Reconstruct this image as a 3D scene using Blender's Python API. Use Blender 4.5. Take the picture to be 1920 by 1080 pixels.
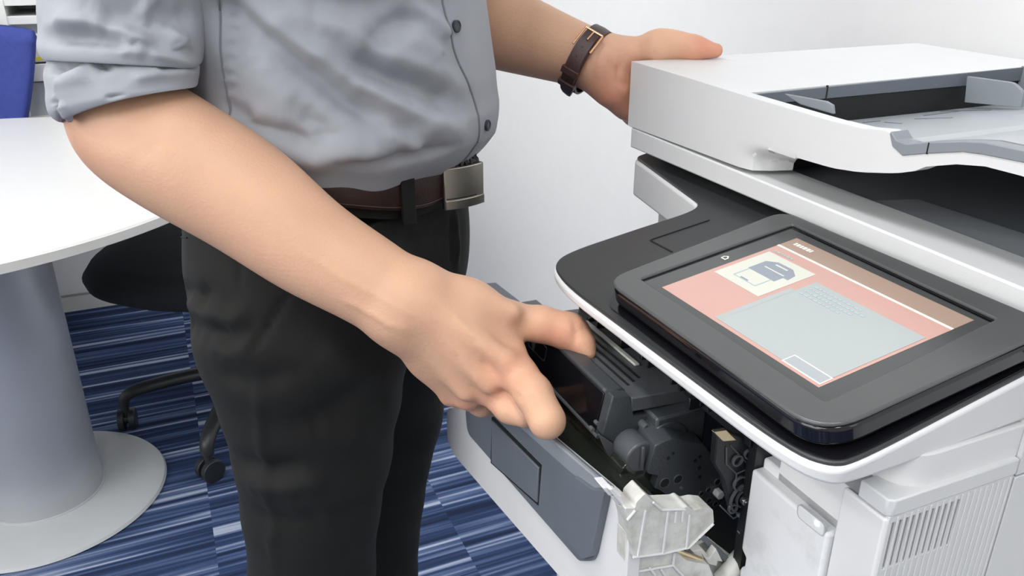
import bpy, bmesh, math, random
import numpy as np
from mathutils import Vector
random.seed(7); np.random.seed(7)
S = bpy.context.scene
for o in list(bpy.data.objects): bpy.data.objects.remove(o)
C = S.collection
PI = math.pi
# ------------------------------------------------------------------ camera, world, lights, exposure
F = 1520.0; H = 1.22; PITCH = math.atan2(655, F); sp, cp = math.sin(PITCH), math.cos(PITCH)
cam = bpy.data.cameras.new('camera'); cam.sensor_width = 36; cam.lens = 36*F/1920; cam.clip_start = .02
co = bpy.data.objects.new('camera', cam); C.objects.link(co); co.location = (0, 0, H)
co.rotation_euler = (PI/2-PITCH, 0, 0); S.camera = co
S.view_settings.view_transform = 'Standard'; S.view_settings.look = 'None'
S.view_settings.exposure = 0.12; S.view_settings.gamma = 1
world = bpy.data.worlds.new('world'); S.world = world; world.use_nodes = True
bg = world.node_tree.nodes['Background']; bg.inputs[0].default_value = (1, .995, .985, 1); bg.inputs[1].default_value = .50
def area(name, loc, rot, sx, sy, e, col=(1, 1, 1)):
    l = bpy.data.lights.new(name, 'AREA'); l.shape = 'RECTANGLE'; l.size = sx; l.size_y = sy; l.energy = e; l.color = col
    o = bpy.data.objects.new(name, l); C.objects.link(o); o.location = loc; o.rotation_euler = rot; return o
area('added_light_left', (-2.6, -1.2, 1.9), (math.radians(68), 0, math.radians(-62)), 2.4, 1.6, 46, (1, .995, .985))  # soft light added from the left for directional contrast; no window is modelled
area('added_light_right', (2.2, -1.6, 2.1), (math.radians(60), 0, math.radians(50)), 2.0, 1.4, 14, (1, .98, .96))  # weaker light added from the right to soften the contrast, no real source

# ------------------------------------------------------------------ frames: a ray of the photo, the machine's own axes
O3 = np.array([.1253, .8747, 0]); A3 = np.array([.3971, -.9178, 0]); B3 = np.array([.9178, .3971, 0])
CAM = np.array([0, 0, H]); ROTZ = math.atan2(-.9178, .3971)
def ray(x, y):
    u = (x-960)/F; v = (540-y)/F
    return np.array([u, cp+sp*v, -sp+cp*v])
def W(x, y, d): return CAM+d*ray(x, y)
def loc(P):
    q = np.array(P)-O3; return np.array([q@A3, q@B3, P[2]])
def wor(l): return O3+A3*l[0]+B3*l[1]+np.array([0, 0, l[2]])
def L(x, y, n, k):
    n = np.array(n, float); o = loc(CAM); r = ray(x, y); r = np.array([r@A3, r@B3, r[2]])
    return o+(k-n@o)/(n@r)*r
def Ls(pts, n, k): return [L(x, y, n, k) for x, y in pts]
AX, AY, AZ = (1, 0, 0), (0, 1, 0), (0, 0, 1)
TN, TK = (0, -.23, 1), .998
TU = np.array([0, -.2242, .9746])      # unit normal of the tilted control deck
def projv(V):
    q = V-CAM; d = q[:, 1]*cp-q[:, 2]*sp; v = (q[:, 1]*sp+q[:, 2]*cp)/d
    return 960+F*q[:, 0]/d, 540-F*v, d

# ------------------------------------------------------------------ materials
def mat(name, col, rough=.5, metal=0, var=.04, vs=30, bump=0, bs=200, spec=.5, coat=0, emit=None, es=1, alpha=None, sss=0, trans=0):
    m = bpy.data.materials.new(name); m.use_nodes = True; nt = m.node_tree; N = nt.nodes; Lk = nt.links
    b = N['Principled BSDF']; b.inputs['Roughness'].default_value = rough; b.inputs['Metallic'].default_value = metal
    b.inputs['Specular IOR Level'].default_value = spec
    b.inputs['Coat Weight'].default_value = coat; b.inputs['Coat Roughness'].default_value = .05
    tc = N.new('ShaderNodeTexCoord')
    n = N.new('ShaderNodeTexNoise'); n.inputs['Scale'].default_value = vs; n.inputs['Detail'].default_value = 4
    Lk.new(tc.outputs['Object'], n.inputs['Vector'])
    r = N.new('ShaderNodeValToRGB'); c = np.array(col[:3])
    r.color_ramp.elements[0].position = .3; r.color_ramp.elements[1].position = .7
    r.color_ramp.elements[0].color = (*(c*(1-var)), 1); r.color_ramp.elements[1].color = (*np.minimum(c*(1+var), 1), 1)
    Lk.new(n.outputs['Fac'], r.inputs[0]); Lk.new(r.outputs[0], b.inputs['Base Color'])
    if bump:
        n2 = N.new('ShaderNodeTexNoise'); n2.inputs['Scale'].default_value = bs; n2.inputs['Detail'].default_value = 3
        Lk.new(tc.outputs['Object'], n2.inputs['Vector'])
        bp = N.new('ShaderNodeBump'); bp.inputs['Strength'].default_value = bump; bp.inputs['Distance'].default_value = .001
        Lk.new(n2.outputs['Fac'], bp.inputs['Height']); Lk.new(bp.outputs[0], b.inputs['Normal'])
    if emit:
        b.inputs['Emission Color'].default_value = (*emit, 1); b.inputs['Emission Strength'].default_value = es
    if sss:
        b.inputs['Subsurface Weight'].default_value = sss; b.inputs['Subsurface Radius'].default_value = (1, .35, .2); b.inputs['Subsurface Scale'].default_value = .008
    if trans: b.inputs['Transmission Weight'].default_value = trans
    return m
M = {}
M['white'] = mat('white_plastic', (.73, .735, .735), .42, var=.01, bump=.15, bs=900)
M['white2'] = mat('pale_grey_plastic', (.67, .68, .68), .45, var=.01, bump=.15, bs=900)
M['wall'] = mat('wall_paint', (.82, .82, .815), .85, var=.01, bump=.2, bs=150)
M['ceil'] = mat('ceiling_paint', (.85, .85, .85), .9, var=.01)
M['grey'] = mat('slate_grey_plastic', (.135, .155, .18), .42, var=.03, bump=.15, bs=900)
M['grey2'] = mat('mid_grey_plastic', (.24, .265, .29), .35, var=.03)
M['tray'] = mat('tray_grey_plastic', (.42, .45, .48), .32, var=.03)
M['deck'] = mat('charcoal_plastic', (.035, .037, .038), .32, var=.05, bump=.2, bs=1200)
M['gloss'] = mat('gloss_black', (.006, .006, .008), .12, var=.05, coat=.3)
M['satin'] = mat('satin_black', (.03, .03, .032), .25, var=.05)
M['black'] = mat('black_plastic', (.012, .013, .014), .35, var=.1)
M['cart'] = mat('cartridge_plastic', (.050, .056, .062), .3, var=.08, bump=.2, bs=500)
M['cart2'] = mat('cartridge_grey', (.085, .092, .10), .34, var=.08, bump=.2, bs=500)
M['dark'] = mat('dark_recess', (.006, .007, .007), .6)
M['metal'] = mat('brushed_steel', (.55, .55, .53), .3, metal=1, var=.06, vs=120)
M['nickel'] = mat('satin_nickel', (.50, .47, .41), .33, metal=1, var=.05, vs=60)
M['gold'] = mat('rose_gold', (.80, .48, .30), .25, metal=1)
M['brass'] = mat('pale_brass', (.75, .62, .40), .35, metal=1)
M['leather'] = mat('dark_brown_leather', (.05, .022, .020), .42, var=.2, vs=80, bump=.4, bs=500)
M['belt'] = mat('brown_belt_leather', (.028, .013, .011), .35, var=.2, vs=60, bump=.3, bs=500)
M['glassy'] = mat('dark_drum_film', (.02, .023, .018), .15, coat=.5)
M['lamp'] = mat('lamp_panel', (1, 1, 1), .5, emit=(1, 1, 1), es=13)
M['led'] = mat('power_led', (1, 1, 1), .5, emit=(.9, .92, 1), es=6)
M['table'] = mat('white_laminate', (.69, .69, .675), .3, var=.01)
M['tabedge'] = mat('cream_edge_band', (.76, .75, .71), .5, var=.02)
M['column'] = mat('silver_powder_coat', (.52, .54, .565), .36, metal=.4, var=.03, vs=8)
M['base'] = mat('pale_grey_powder_coat', (.56, .58, .59), .5, var=.02)
M['blue'] = mat('royal_blue_fabric', (.038, .060, .27), .9, var=.08, vs=60, bump=.5, bs=700)
M['blackfab'] = mat('black_fabric', (.010, .011, .013), .9, var=.1, bump=.4, bs=600)
M['chairp'] = mat('chair_black_nylon', (.022, .024, .026), .4, var=.1)
M['cream'] = mat('warm_white_laminate', (.74, .74, .71), .5, var=.02)
M['shelfgrey'] = mat('shelf_grey', (.45, .47, .48), .5, var=.03)
M['yellow'] = mat('yellow_label', (.75, .66, .05), .6)
M['button'] = mat('dark_button', (.03, .035, .05), .3)
def dirty(name, base, dirt, lo=.5, hi=.75, vs=30):
    m = mat(name, base, .45, var=.01); nt = m.node_tree; N = nt.nodes; b = N['Principled BSDF']
    src = b.inputs['Base Color'].links[0].from_socket
    tc = N.new('ShaderNodeTexCoord'); n = N.new('ShaderNodeTexNoise'); n.inputs['Scale'].default_value = vs; n.inputs['Detail'].default_value = 7; n.inputs['Roughness'].default_value = .65
    nt.links.new(tc.outputs['Object'], n.inputs['Vector'])
    r = N.new('ShaderNodeValToRGB'); r.color_ramp.elements[0].position = lo; r.color_ramp.elements[1].position = hi
    nt.links.new(n.outputs['Fac'], r.inputs[0])
    mx = N.new('ShaderNodeMix'); mx.data_type = 'RGBA'; nt.links.new(r.outputs[0], mx.inputs[0]); nt.links.new(src, mx.inputs[6]); mx.inputs[7].default_value = (*dirt, 1)
    nt.links.new(mx.outputs[2], b.inputs['Base Color']); return m
M['smudge'] = dirty('smudged_white_plastic', (.78, .79, .80), (.50, .50, .48), .52, .85, 18)
M['toner'] = dirty('toner_dusted_plastic', (.70, .70, .66), (.30, .30, .25), .42, .85, 45)
def carpet():
    m = bpy.data.materials.new('striped_carpet'); m.use_nodes = True; nt = m.node_tree; N = nt.nodes; Lk = nt.links.new
    b = N['Principled BSDF']; b.inputs['Roughness'].default_value = .95; b.inputs['Specular IOR Level'].default_value = .1
    tc = N.new('ShaderNodeTexCoord'); sx = N.new('ShaderNodeSeparateXYZ'); Lk(tc.outputs['Object'], sx.inputs[0])
    def math_(op, a, v=None, bb=None):
        n = N.new('ShaderNodeMath'); n.operation = op
        Lk(a, n.inputs[0])
        if bb is not None: Lk(bb, n.inputs[1])
        elif v is not None: n.inputs[1].default_value = v
        return n.outputs[0]
    ty = math_('FLOOR', math_('MULTIPLY', sx.outputs[1], 2.0)); tx = math_('FLOOR', math_('MULTIPLY', sx.outputs[0], 2.0))
    tid = math_('ADD', math_('MULTIPLY', ty, 7.31), bb=math_('MULTIPLY', tx, 3.17))
    def stripes(sc, along, off):
        c = N.new('ShaderNodeCombineXYZ'); Lk(math_('MULTIPLY', sx.outputs[0], sc), c.inputs[0]); Lk(math_('MULTIPLY', sx.outputs[1], along), c.inputs[1])
        Lk(math_('ADD', tid, off), c.inputs[2]); n = N.new('ShaderNodeTexNoise'); n.inputs['Scale'].default_value = 1; n.inputs['Detail'].default_value = 1.5
        Lk(c.outputs[0], n.inputs['Vector']); return n.outputs['Fac']
    s1 = stripes(30, .5, 0); s2 = stripes(75, 1.3, 50)
    r = N.new('ShaderNodeValToRGB'); e = r.color_ramp.elements; e[0].position = .38; e[0].color = (.018, .027, .060, 1); e[1].position = .64; e[1].color = (.42, .47, .60, 1)
    x = e.new(.49); x.color = (.036, .060, .140, 1); x = e.new(.56); x.color = (.10, .145, .27, 1)
    Lk(math_('ADD', math_('MULTIPLY', s1, .45), bb=math_('MULTIPLY', s2, .55)), r.inputs[0])
    Lk(r.outputs[0], b.inputs['Base Color'])
    n3 = N.new('ShaderNodeTexNoise'); n3.inputs['Scale'].default_value = 500; Lk(tc.outputs['Object'], n3.inputs['Vector'])
    bp = N.new('ShaderNodeBump'); bp.inputs['Strength'].default_value = .6; bp.inputs['Distance'].default_value = .002
    Lk(math_('ADD', n3.outputs['Fac'], bb=s2), bp.inputs['Height']); Lk(bp.outputs[0], b.inputs['Normal']); return m
M['carpet'] = carpet()
def cloth(name, col, rough=.85, sc=900, var=.06, sheen=.2):
    m = mat(name, col, rough, var=var, vs=12, spec=.25); nt = m.node_tree; N = nt.nodes; b = N['Principled BSDF']; b.inputs['Sheen Weight'].default_value = sheen*.5
    tc = N.new('ShaderNodeTexCoord'); w1 = N.new('ShaderNodeTexNoise'); mp = N.new('ShaderNodeMapping'); mp.inputs['Scale'].default_value = (1, 1, .12)
    nt.links.new(tc.outputs['Object'], mp.inputs[0]); nt.links.new(mp.outputs[0], w1.inputs['Vector']); w1.inputs['Scale'].default_value = sc
    bp = N.new('ShaderNodeBump'); bp.inputs['Strength'].default_value = .25; bp.inputs['Distance'].default_value = .0006
    nt.links.new(w1.outputs['Fac'], bp.inputs['Height']); nt.links.new(bp.outputs[0], b.inputs['Normal']); return m
M['shirt'] = cloth('grey_chambray', (.33, .345, .375), .8)
M['shirtseam'] = cloth('grey_chambray_stitch', (.19, .20, .225), .85)
M['trouser'] = cloth('black_trouser_cloth', (.012, .012, .011), .75, 700, .15, .03)
def skinmat():
    m = mat('skin', (.67, .40, .262), .48, var=.07, vs=14, bump=.35, bs=420, sss=.12, spec=.4); nt = m.node_tree; N = nt.nodes; b = N['Principled BSDF']
    src = b.inputs['Base Color'].links[0].from_socket
    at = N.new('ShaderNodeAttribute'); at.attribute_name = 'flush'
    mx = N.new('ShaderNodeMix'); mx.data_type = 'RGBA'; nt.links.new(at.outputs['Fac'], mx.inputs[0]); nt.links.new(src, mx.inputs[6]); mx.inputs[7].default_value = (.68, .27, .18, 1)
    nt.links.new(mx.outputs[2], b.inputs['Base Color']); return m
M['skin'] = skinmat()
def flat(name, col, rough=.3, es=0): return mat(name, col, rough, var=.005, emit=col if es else None, es=es)
M['s_pink'] = flat('screen_pink', (.56, .34, .29), .2, .04); M['s_head'] = flat('screen_header', (.37, .27, .21), .2, .03)
M['s_cream'] = flat('screen_cream', (.62, .62, .55), .2, .05); M['s_line'] = flat('screen_white', (.82, .76, .68), .2, .25)
M['s_blue'] = flat('screen_blue_grey', (.40, .435, .43), .2, .05); M['s_ink'] = flat('screen_ink', (.25, .28, .32), .2, .1)
M['s_ink2'] = flat('screen_faint_ink', (.36, .44, .45), .2, .2); M['s_btn'] = flat('screen_button', (.37, .40, .42), .2, .05)
M['bezel'] = mat('screen_surround', (.085, .088, .088), .22, var=.03)
M['glassblk'] = mat('display_glass', (.070, .073, .073), .14, var=.03)

# ------------------------------------------------------------------ mesh helpers
def empty(name, l, rz=0, parent=None):
    o = bpy.data.objects.new(name, None); C.objects.link(o); o.location = l; o.rotation_euler = (0, 0, rz); o.empty_display_size = .05
    if parent: o.parent = parent
    return o
def tag(o, label=None, cat=None, group=None, kind=None):
    for k, v in (('label', label), ('category', cat), ('group', group), ('kind', kind)):
        if v: o[k] = v
    return o
def finish(name, bm, m, parent=None, bev=0, seg=2, smooth=True, ang=32, normals=True):
    if normals: bmesh.ops.recalc_face_normals(bm, faces=bm.faces)
    me = bpy.data.meshes.new(name); bm.to_mesh(me); bm.free(); me.materials.append(M[m])
    if smooth:
        me.shade_smooth(); me.set_sharp_from_angle(angle=math.radians(ang))
    o = bpy.data.objects.new(name, me); C.objects.link(o)
    if parent: o.parent = parent
    if bev:
        b = o.modifiers.new('bevel', 'BEVEL'); b.width = bev; b.segments = seg; b.limit_method = 'ANGLE'; b.angle_limit = math.radians(35); b.harden_normals = False
    return o
def rnd(pts, r, n=5):
    """round the corners of a closed 3-D polygon"""
    out = []; k = len(pts)
    for i in range(k):
        p = np.array(pts[i]); a = np.array(pts[i-1]); b = np.array(pts[(i+1) % k]); rr = r[i] if isinstance(r, (list, tuple)) else r
        la, lb = np.linalg.norm(a-p), np.linalg.norm(b-p); ra = min(rr, la*.49); rb = min(rr, lb*.49)
        if rr <= 0: out.append(p); continue
        s = p+(a-p)/la*ra; e = p+(b-p)/lb*rb
        for j in range(n+1):
            t = j/n; out.append((1-t)**2*s+2*t*(1-t)*p+t*t*e)
    return out
def add_prism(bm, pts, vec, scale_top=None):
    n = len(pts); v = [bm.verts.new(tuple(p)) for p in pts]
    vec = [np.array(vec)]*n if np.ndim(vec[0]) == 0 else vec
    w = [bm.verts.new(tuple(np.array(p)+q)) for p, q in zip(pts, vec)]
    bm.faces.new(v); bm.faces.new(w[::-1])
    for i in range(n): bm.faces.new((v[i], v[(i+1) % n], w[(i+1) % n], w[i]))
def prism(name, pts, vec, m, parent, bev=0, seg=2, **k):
    bm = bmesh.new(); add_prism(bm, pts, vec); return finish(name, bm, m, parent, bev, seg, **k)
def add_box(bm, a, b):
    x0, y0, z0 = a; x1, y1, z1 = b
    add_prism(bm, [(x0, y0, z0), (x1, y0, z0), (x1, y1, z0), (x0, y1, z0)], (0, 0, z1-z0))
def box(name, a, b, m, parent=None, bev=0, seg=2):
    bm = bmesh.new(); add_box(bm, a, b); return finish(name, bm, m, parent, bev, seg)
def add_loft(bm, rings, cap0=False, cap1=False, closed=True):
    vs = [[bm.verts.new(tuple(p)) for p in r] for r in rings]; n = len(rings[0])
    for i in range(len(vs)-1):
        for j in range(n if closed else n-1):
            k = (j+1) % n; bm.faces.new((vs[i][j], vs[i][k], vs[i+1][k], vs[i+1][j]))
    if cap0: bm.faces.new(vs[0][::-1])
    if cap1: bm.faces.new(vs[-1])
    return vs
def frame(ax):
    ax = np.array(ax, float); ax /= np.linalg.norm(ax); t = np.array([0, 0, 1.]) if abs(ax[2]) < .9 else np.array([1., 0, 0])
    u = np.cross(t, ax); u /= np.linalg.norm(u); return ax, u, np.cross(ax, u)
def circ(c, ax, r, n=24, ry=None, ph=0):
    ax, u, v = frame(ax); ry = ry or r
    return [np.array(c)+u*r*math.cos(2*PI*i/n+ph)+v*ry*math.sin(2*PI*i/n+ph) for i in range(n)]
def add_cyl(bm, a, b, r, n=24, r2=None):
    ax = np.array(b)-np.array(a); add_loft(bm, [circ(a, ax, r, n), circ(b, ax, r2 or r, n)], True, True)
def cyl(name, a, b, r, m, parent=None, n=24, bev=0, r2=None):
    bm = bmesh.new(); add_cyl(bm, a, b, r, n, r2); return finish(name, bm, m, parent, bev)
def lathe(name, prof, m, parent=None, n=64, c=(0, 0), ang=32):
    bm = bmesh.new(); add_loft(bm, [[(c[0]+r*math.cos(2*PI*i/n), c[1]+r*math.sin(2*PI*i/n), z) for i in range(n)] for r, z in prof], True, True)
    return finish(name, bm, m, parent, ang=ang)
def add_tube(bm, pts, r, n=10):
    pts = [np.array(p, float) for p in pts]; rings = []
    for i, p in enumerate(pts):
        t = pts[min(i+1, len(pts)-1)]-pts[max(i-1, 0)]; rr = r[i] if isinstance(r, (list, tuple)) else r
        rings.append(circ(p, t, rr, n))
    add_loft(bm, rings, True, True)
def smooth_path(pts, n=8):
    pts = [np.array(p, float) for p in pts]; P = [pts[0]]+pts+[pts[-1]]; out = []
    for i in range(1, len(P)-2):
        for j in range(n):
            t = j/n; a, b, c, d = P[i-1:i+3]
            out.append(.5*((2*b)+(-a+c)*t+(2*a-5*b+4*c-d)*t*t+(-a+3*b-3*c+d)*t**3))
    out.append(pts[-1]); return out
# implicit surface of blended tapered limbs -> one continuous mesh (surface nets, sparse blocks)
def sdf_mesh(prims, h, B=12):
    a = np.array([q[0] for q in prims], float); b = np.array([q[1] for q in prims], float)
    r1 = np.array([q[2] for q in prims]); r2 = np.array([q[3] for q in prims]); ks = [q[4] for q in prims]
    lo = np.minimum(a, b).min(0)-r1.max()-.03; hi = np.maximum(a, b).max(0)+max(r1.max(), r2.max())+.03
    nb = np.ceil((hi-lo)/(h*B)).astype(int); hd = h*B*.5*math.sqrt(3); NX = nb*B+2
    def ev(P, ids):
        d = None
        for i in ids:
            pa = P-a[i]; ba = b[i]-a[i]; L2 = max(ba@ba, 1e-12); t = np.clip(pa@ba/L2, 0, 1)
            di = np.sqrt(((pa-t[:, None]*ba)**2).sum(1))-(r1[i]+(r2[i]-r1[i])*t)
            if d is None: d = di
            else:
                k = ks[i]; hh = np.maximum(k-np.abs(d-di), 0)/k; d = np.minimum(d, di)-hh*hh*k*.25
        return d
    g = np.arange(B+1); G = np.stack(np.meshgrid(g, g, g, indexing='ij'), -1).reshape(-1, 3)
    VK, VP, QK = [], [], []
    key = lambda I: (I[..., 0]*NX[1]+I[..., 1])*NX[2]+I[..., 2]
    allid = np.arange(len(prims))
    for bi in range(nb[0]):
        for bj in range(nb[1]):
            for bk in range(nb[2]):
                base = np.array([bi, bj, bk])*B; c = lo+(base+B/2)*h
                ba = b-a; t = np.clip(((c-a)*ba).sum(1)/np.maximum((ba**2).sum(1), 1e-12), 0, 1)
                dc = np.linalg.norm(c-a-t[:, None]*ba, axis=1)-(r1+(r2-r1)*t)
                if dc.min() > hd+.03: continue
                if dc.min() < -hd-.01: continue
                ids = allid[dc < hd+.05]
                D = ev(lo+(base+G)*h, ids).reshape(B+1, B+1, B+1); s = D < 0
                if s.all() or not s.any(): continue
                # cells
                cs = np.zeros((B, B, B, 3)); cn = np.zeros((B, B, B))
                for ax in range(3):
                    oth = [q for q in range(3) if q != ax]
                    for o1 in (0, 1):
                        for o2 in (0, 1):
                            sl = [slice(0, B)]*3; sl[oth[0]] = slice(o1, B+o1); sl[oth[1]] = slice(o2, B+o2); s2 = list(sl); s2[ax] = slice(1, B+1)
                            d0 = D[tuple(sl)]; d1 = D[tuple(s2)]; m = (d0 < 0) != (d1 < 0); tt = np.where(m, d0/np.where(m, d0-d1, 1), 0)
                            cs[..., ax] += tt*m; cs[..., oth[0]] += o1*m; cs[..., oth[1]] += o2*m; cn += m
                I = np.argwhere(cn > 0); P = cs[cn > 0]/cn[cn > 0][:, None]
                VK.append(key(I+base+1)); VP.append(lo+(I+base+P)*h)
                for ax in range(3):
                    d0 = s[:B, :B, :B]; sl = [slice(0, B)]*3; sl[ax] = slice(1, B+1); d1 = s[tuple(sl)]
                    E = np.argwhere(d0 != d1)
                    if not len(E): continue
                    flip = d0[d0 != d1]; u = [(ax+1) % 3, (ax+2) % 3]; I0 = E+base+1
                    e1 = np.zeros(3, int); e1[u[0]] = 1; e2 = np.zeros(3, int); e2[u[1]] = 1
                    q = np.stack([key(I0-e1-e2), key(I0-e2), key(I0), key(I0-e1)], 1)
                    q[~flip] = q[~flip][:, ::-1]; QK.append(q)
    VK = np.concatenate(VK); VP = np.concatenate(VP); QK = np.concatenate(QK); o = np.argsort(VK); VK = VK[o]; VP = VP[o]
    ix = np.searchsorted(VK, QK); ix = np.clip(ix, 0, len(VK)-1); ok = (VK[ix] == QK).all(1); return VP, ix[ok]
def mesh_np(name, V, Q, m, parent=None, lap=0):
    if lap:
        e = np.concatenate([Q[:, [0, 1]], Q[:, [1, 2]], Q[:, [2, 3]], Q[:, [3, 0]]]); e = np.concatenate([e, e[:, ::-1]])
        for _ in range(lap):
            acc = np.zeros_like(V); cnt = np.zeros(len(V)); np.add.at(acc, e[:, 0], V[e[:, 1]]); np.add.at(cnt, e[:, 0], 1)
            V = V*.5+.5*acc/np.maximum(cnt, 1)[:, None]
    me = bpy.data.meshes.new(name); me.from_pydata(V.tolist(), [], Q.tolist()); me.materials.append(M[m]); me.shade_smooth(); me.update()
    o = bpy.data.objects.new(name, me); C.objects.link(o)
    if parent: o.parent = parent
    return o
def verts(o):
    a = np.empty(len(o.data.vertices)*3); o.data.vertices.foreach_get('co', a); return a.reshape(-1, 3)
def vnorm(o):
    a = np.empty(len(o.data.vertices)*3); o.data.vertices.foreach_get('normal', a); return a.reshape(-1, 3)
def setv(o, V): o.data.vertices.foreach_set('co', V.ravel()); o.data.update()
def sink(o, folds, off=np.zeros(3)):
    """press real folds into a cloth mesh: each fold is a path laid on the surface, with height and width"""
    V = verts(o)+off; Nn = vnorm(o)
    if ((V-V.mean(0))*Nn).sum() < 0: Nn = -Nn
    px, py, d = projv(V); D = np.zeros(len(V))
    facing = ((CAM-V)*Nn).sum(1) > 0
    for pts, amp, wd in folds:
        path = []
        dens = []
        for i in range(len(pts)-1):
            for t in np.linspace(0, 1, 7)[:-1]: dens.append(np.array(pts[i])*(1-t)+np.array(pts[i+1])*t)
        dens.append(np.array(pts[-1]))
        for x, y in dens:
            q = (px-x)**2+(py-y)**2; c = np.where(facing & (q < 14**2))[0]
            if len(c): path.append(V[c[np.argmin(q[c])]])
        if len(path) < 2: continue
        path = np.array(path); best = np.full(len(V), 9.); par = np.zeros(len(V)); n = len(path)-1
        for i in range(n):
            a, b = path[i], path[i+1]; ba = b-a; t = np.clip((V-a)@ba/max(ba@ba, 1e-9), 0, 1); dd = np.linalg.norm(V-a-t[:, None]*ba, axis=1)
            m = dd < best; best[m] = dd[m]; par[m] = (i+t[m])/n
        taper = np.clip(np.minimum(par, 1-par)*4+.25, 0, 1)
        D += amp*taper*np.exp(-(best/wd)**2)
    setv(o, V-off+Nn*D[:, None])

# ------------------------------------------------------------------ the room
room = dict(location=tuple(O3), rotation_euler=(0, 0, ROTZ))
def setting(o):
    o.location = (O3[0], O3[1], 0); o.rotation_euler = (0, 0, ROTZ); return tag(o, kind='structure')
WX, WY, RX, LY = -2.72, .52, 3.2, -3.6
setting(box('floor', (WX, LY, -.1), (RX, WY, 0), 'carpet'))
setting(box('ceiling', (WX, LY, 2.7), (RX, WY, 2.8), 'ceil'))
setting(box('wall_right', (WX-.1, WY, -.1), (RX, WY+.1, 2.8), 'wall'))
setting(box('wall_back', (WX-.1, LY, -.1), (WX, WY, 2.8), 'wall'))
for i in range(3):
    for j in range(2):
        x, y = -1.5+i*1.5, -.75-j*1.5
        o = empty('ceiling_light', tuple(wor((x, y, 2.7))), ROTZ); tag(o, 'white ceiling light panel '+('above the shelf unit', 'above the round table and printer', 'behind the camera')[i]+(' nearest the right wall', ' furthest from the right wall')[j], 'light', 'ceiling light panels')
        box('frame', (-.62, -.17, -.03), (.62, .17, 0), 'ceil', o, .004); box('diffuser', (-.59, -.14, -.033), (.59, .14, -.0301), 'lamp', o)

exec_parts = []
# ------------------------------------------------------------------ the multifunction printer, built in its own axes (x along its front, y into its depth)
def grid_solid(name, us, vs, mask, top, bot, m, parent, axes='xyz', bev=0, seg=2):
    """a solid over a grid of cells; cells where mask is false are openings"""
    bm = bmesh.new(); T = {}; Bt = {}
    def P(u, v, w): return {'xyz': (u, v, w), 'yzx': (w, u, v)}[axes]
    def tv(i, j):
        if (i, j) not in T: T[i, j] = bm.verts.new(P(us[i], vs[j], top(us[i], vs[j])))
        return T[i, j]
    def bv(i, j):
        if (i, j) not in Bt: Bt[i, j] = bm.verts.new(P(us[i], vs[j], bot(us[i], vs[j])))
        return Bt[i, j]
    nu, nv = len(us)-1, len(vs)-1; ok = lambda i, j: 0 <= i < nu and 0 <= j < nv and mask((us[i]+us[i+1])/2, (vs[j]+vs[j+1])/2)
    for i in range(nu):
        for j in range(nv):
            if not ok(i, j): continue
            bm.faces.new((tv(i, j), tv(i+1, j), tv(i+1, j+1), tv(i, j+1))); bm.faces.new((bv(i, j), bv(i, j+1), bv(i+1, j+1), bv(i+1, j)))
            for (di, dj, a, b) in ((-1, 0, (i, j+1), (i, j)), (1, 0, (i+1, j), (i+1, j+1)), (0, -1, (i, j), (i+1, j)), (0, 1, (i+1, j+1), (i, j+1))):
                if not ok(i+di, j+dj): bm.faces.new((tv(*a), bv(*a), bv(*b), tv(*b)))
    return bm
PR = empty('multifunction_printer', tuple(O3), ROTZ)
tag(PR, 'white office multifunction printer with tilted black touchscreen panel and open front door', 'printer')
# automatic document feeder lid
ftop = [(0, 1.102), (.1, 1.0995), (.187, 1.0965), (.288, 1.094), (.32, 1.0945), (.340, 1.097)]
low = Ls([(1669, 250), (1674, 274), (1693, 292), (1741, 288), (1806, 285), (1844, 290), (1920, 305)], AY, 0)
lip = Ls([(1672, 246), (1682, 263), (1701, 270), (1739, 267), (1806, 265), (1847, 267), (1920, 282)], AY, 0)
under = Ls([(1495, 296), (1560, 315), (1611, 323), (1680, 325), (1714, 321), (1729, 313), (1793, 308), (1847, 312), (1920, 331)], AY, 0)
tx = [p[0] for p in ftop]+[p[0] for p in low]+[.56]; tz = [p[1] for p in ftop]+[p[2] for p in low]+[low[-1][2]-.012]
bx = [0, .20, .212, .2575]+[p[0] for p in under]+[.56]; bz = [1.0345]*4+[p[2] for p in under]+[under[-1][2]-.012]
xs = sorted(set([round(v, 4) for v in np.linspace(0, .56, 57)]+[.1785, .2575, .2595]+[round(v, 4) for v in np.arange(.190, .2595, .004)]+[round(p[0], 4) for p in low]))
bx[4] = .2595
XA = .1785
fb = grid_solid('x', xs, [0, .013, .362, .405], lambda x, y: x < XA or y < .013 or y > .362,
                lambda x, y: float(np.interp(x, tx, tz)) if y < .02 else max(float(np.interp(x, tx, tz)), float(np.interp(x, [0, .3, .45, .56], [1.102, 1.097, 1.094, 1.088]))),
                lambda x, y: float(np.interp(x, bx, bz)), 0, 0)
fb.edges.ensure_lookup_table()
ve = [e for e in fb.edges if abs(e.verts[0].co.y) < 1e-6 and abs(e.verts[1].co.y) < 1e-6 and abs(e.verts[0].co.x-e.verts[1].co.x) < 1e-6]
bmesh.ops.subdivide_edges(fb, edges=ve, cuts=20, use_grid_fill=True)
for v in fb.verts:                                  # keep the rows level beside the step
    if v.co.y < 1e-5 and abs(v.co.x-.2595) < 1e-4:
        tp0 = float(np.interp(.2595, tx, tz)); b0 = float(np.interp(.2595, bx, bz)); t_ = (tp0-v.co.z)/(tp0-b0); v.co.z = max(b0, tp0-t_*(tp0-1.0345))
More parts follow.
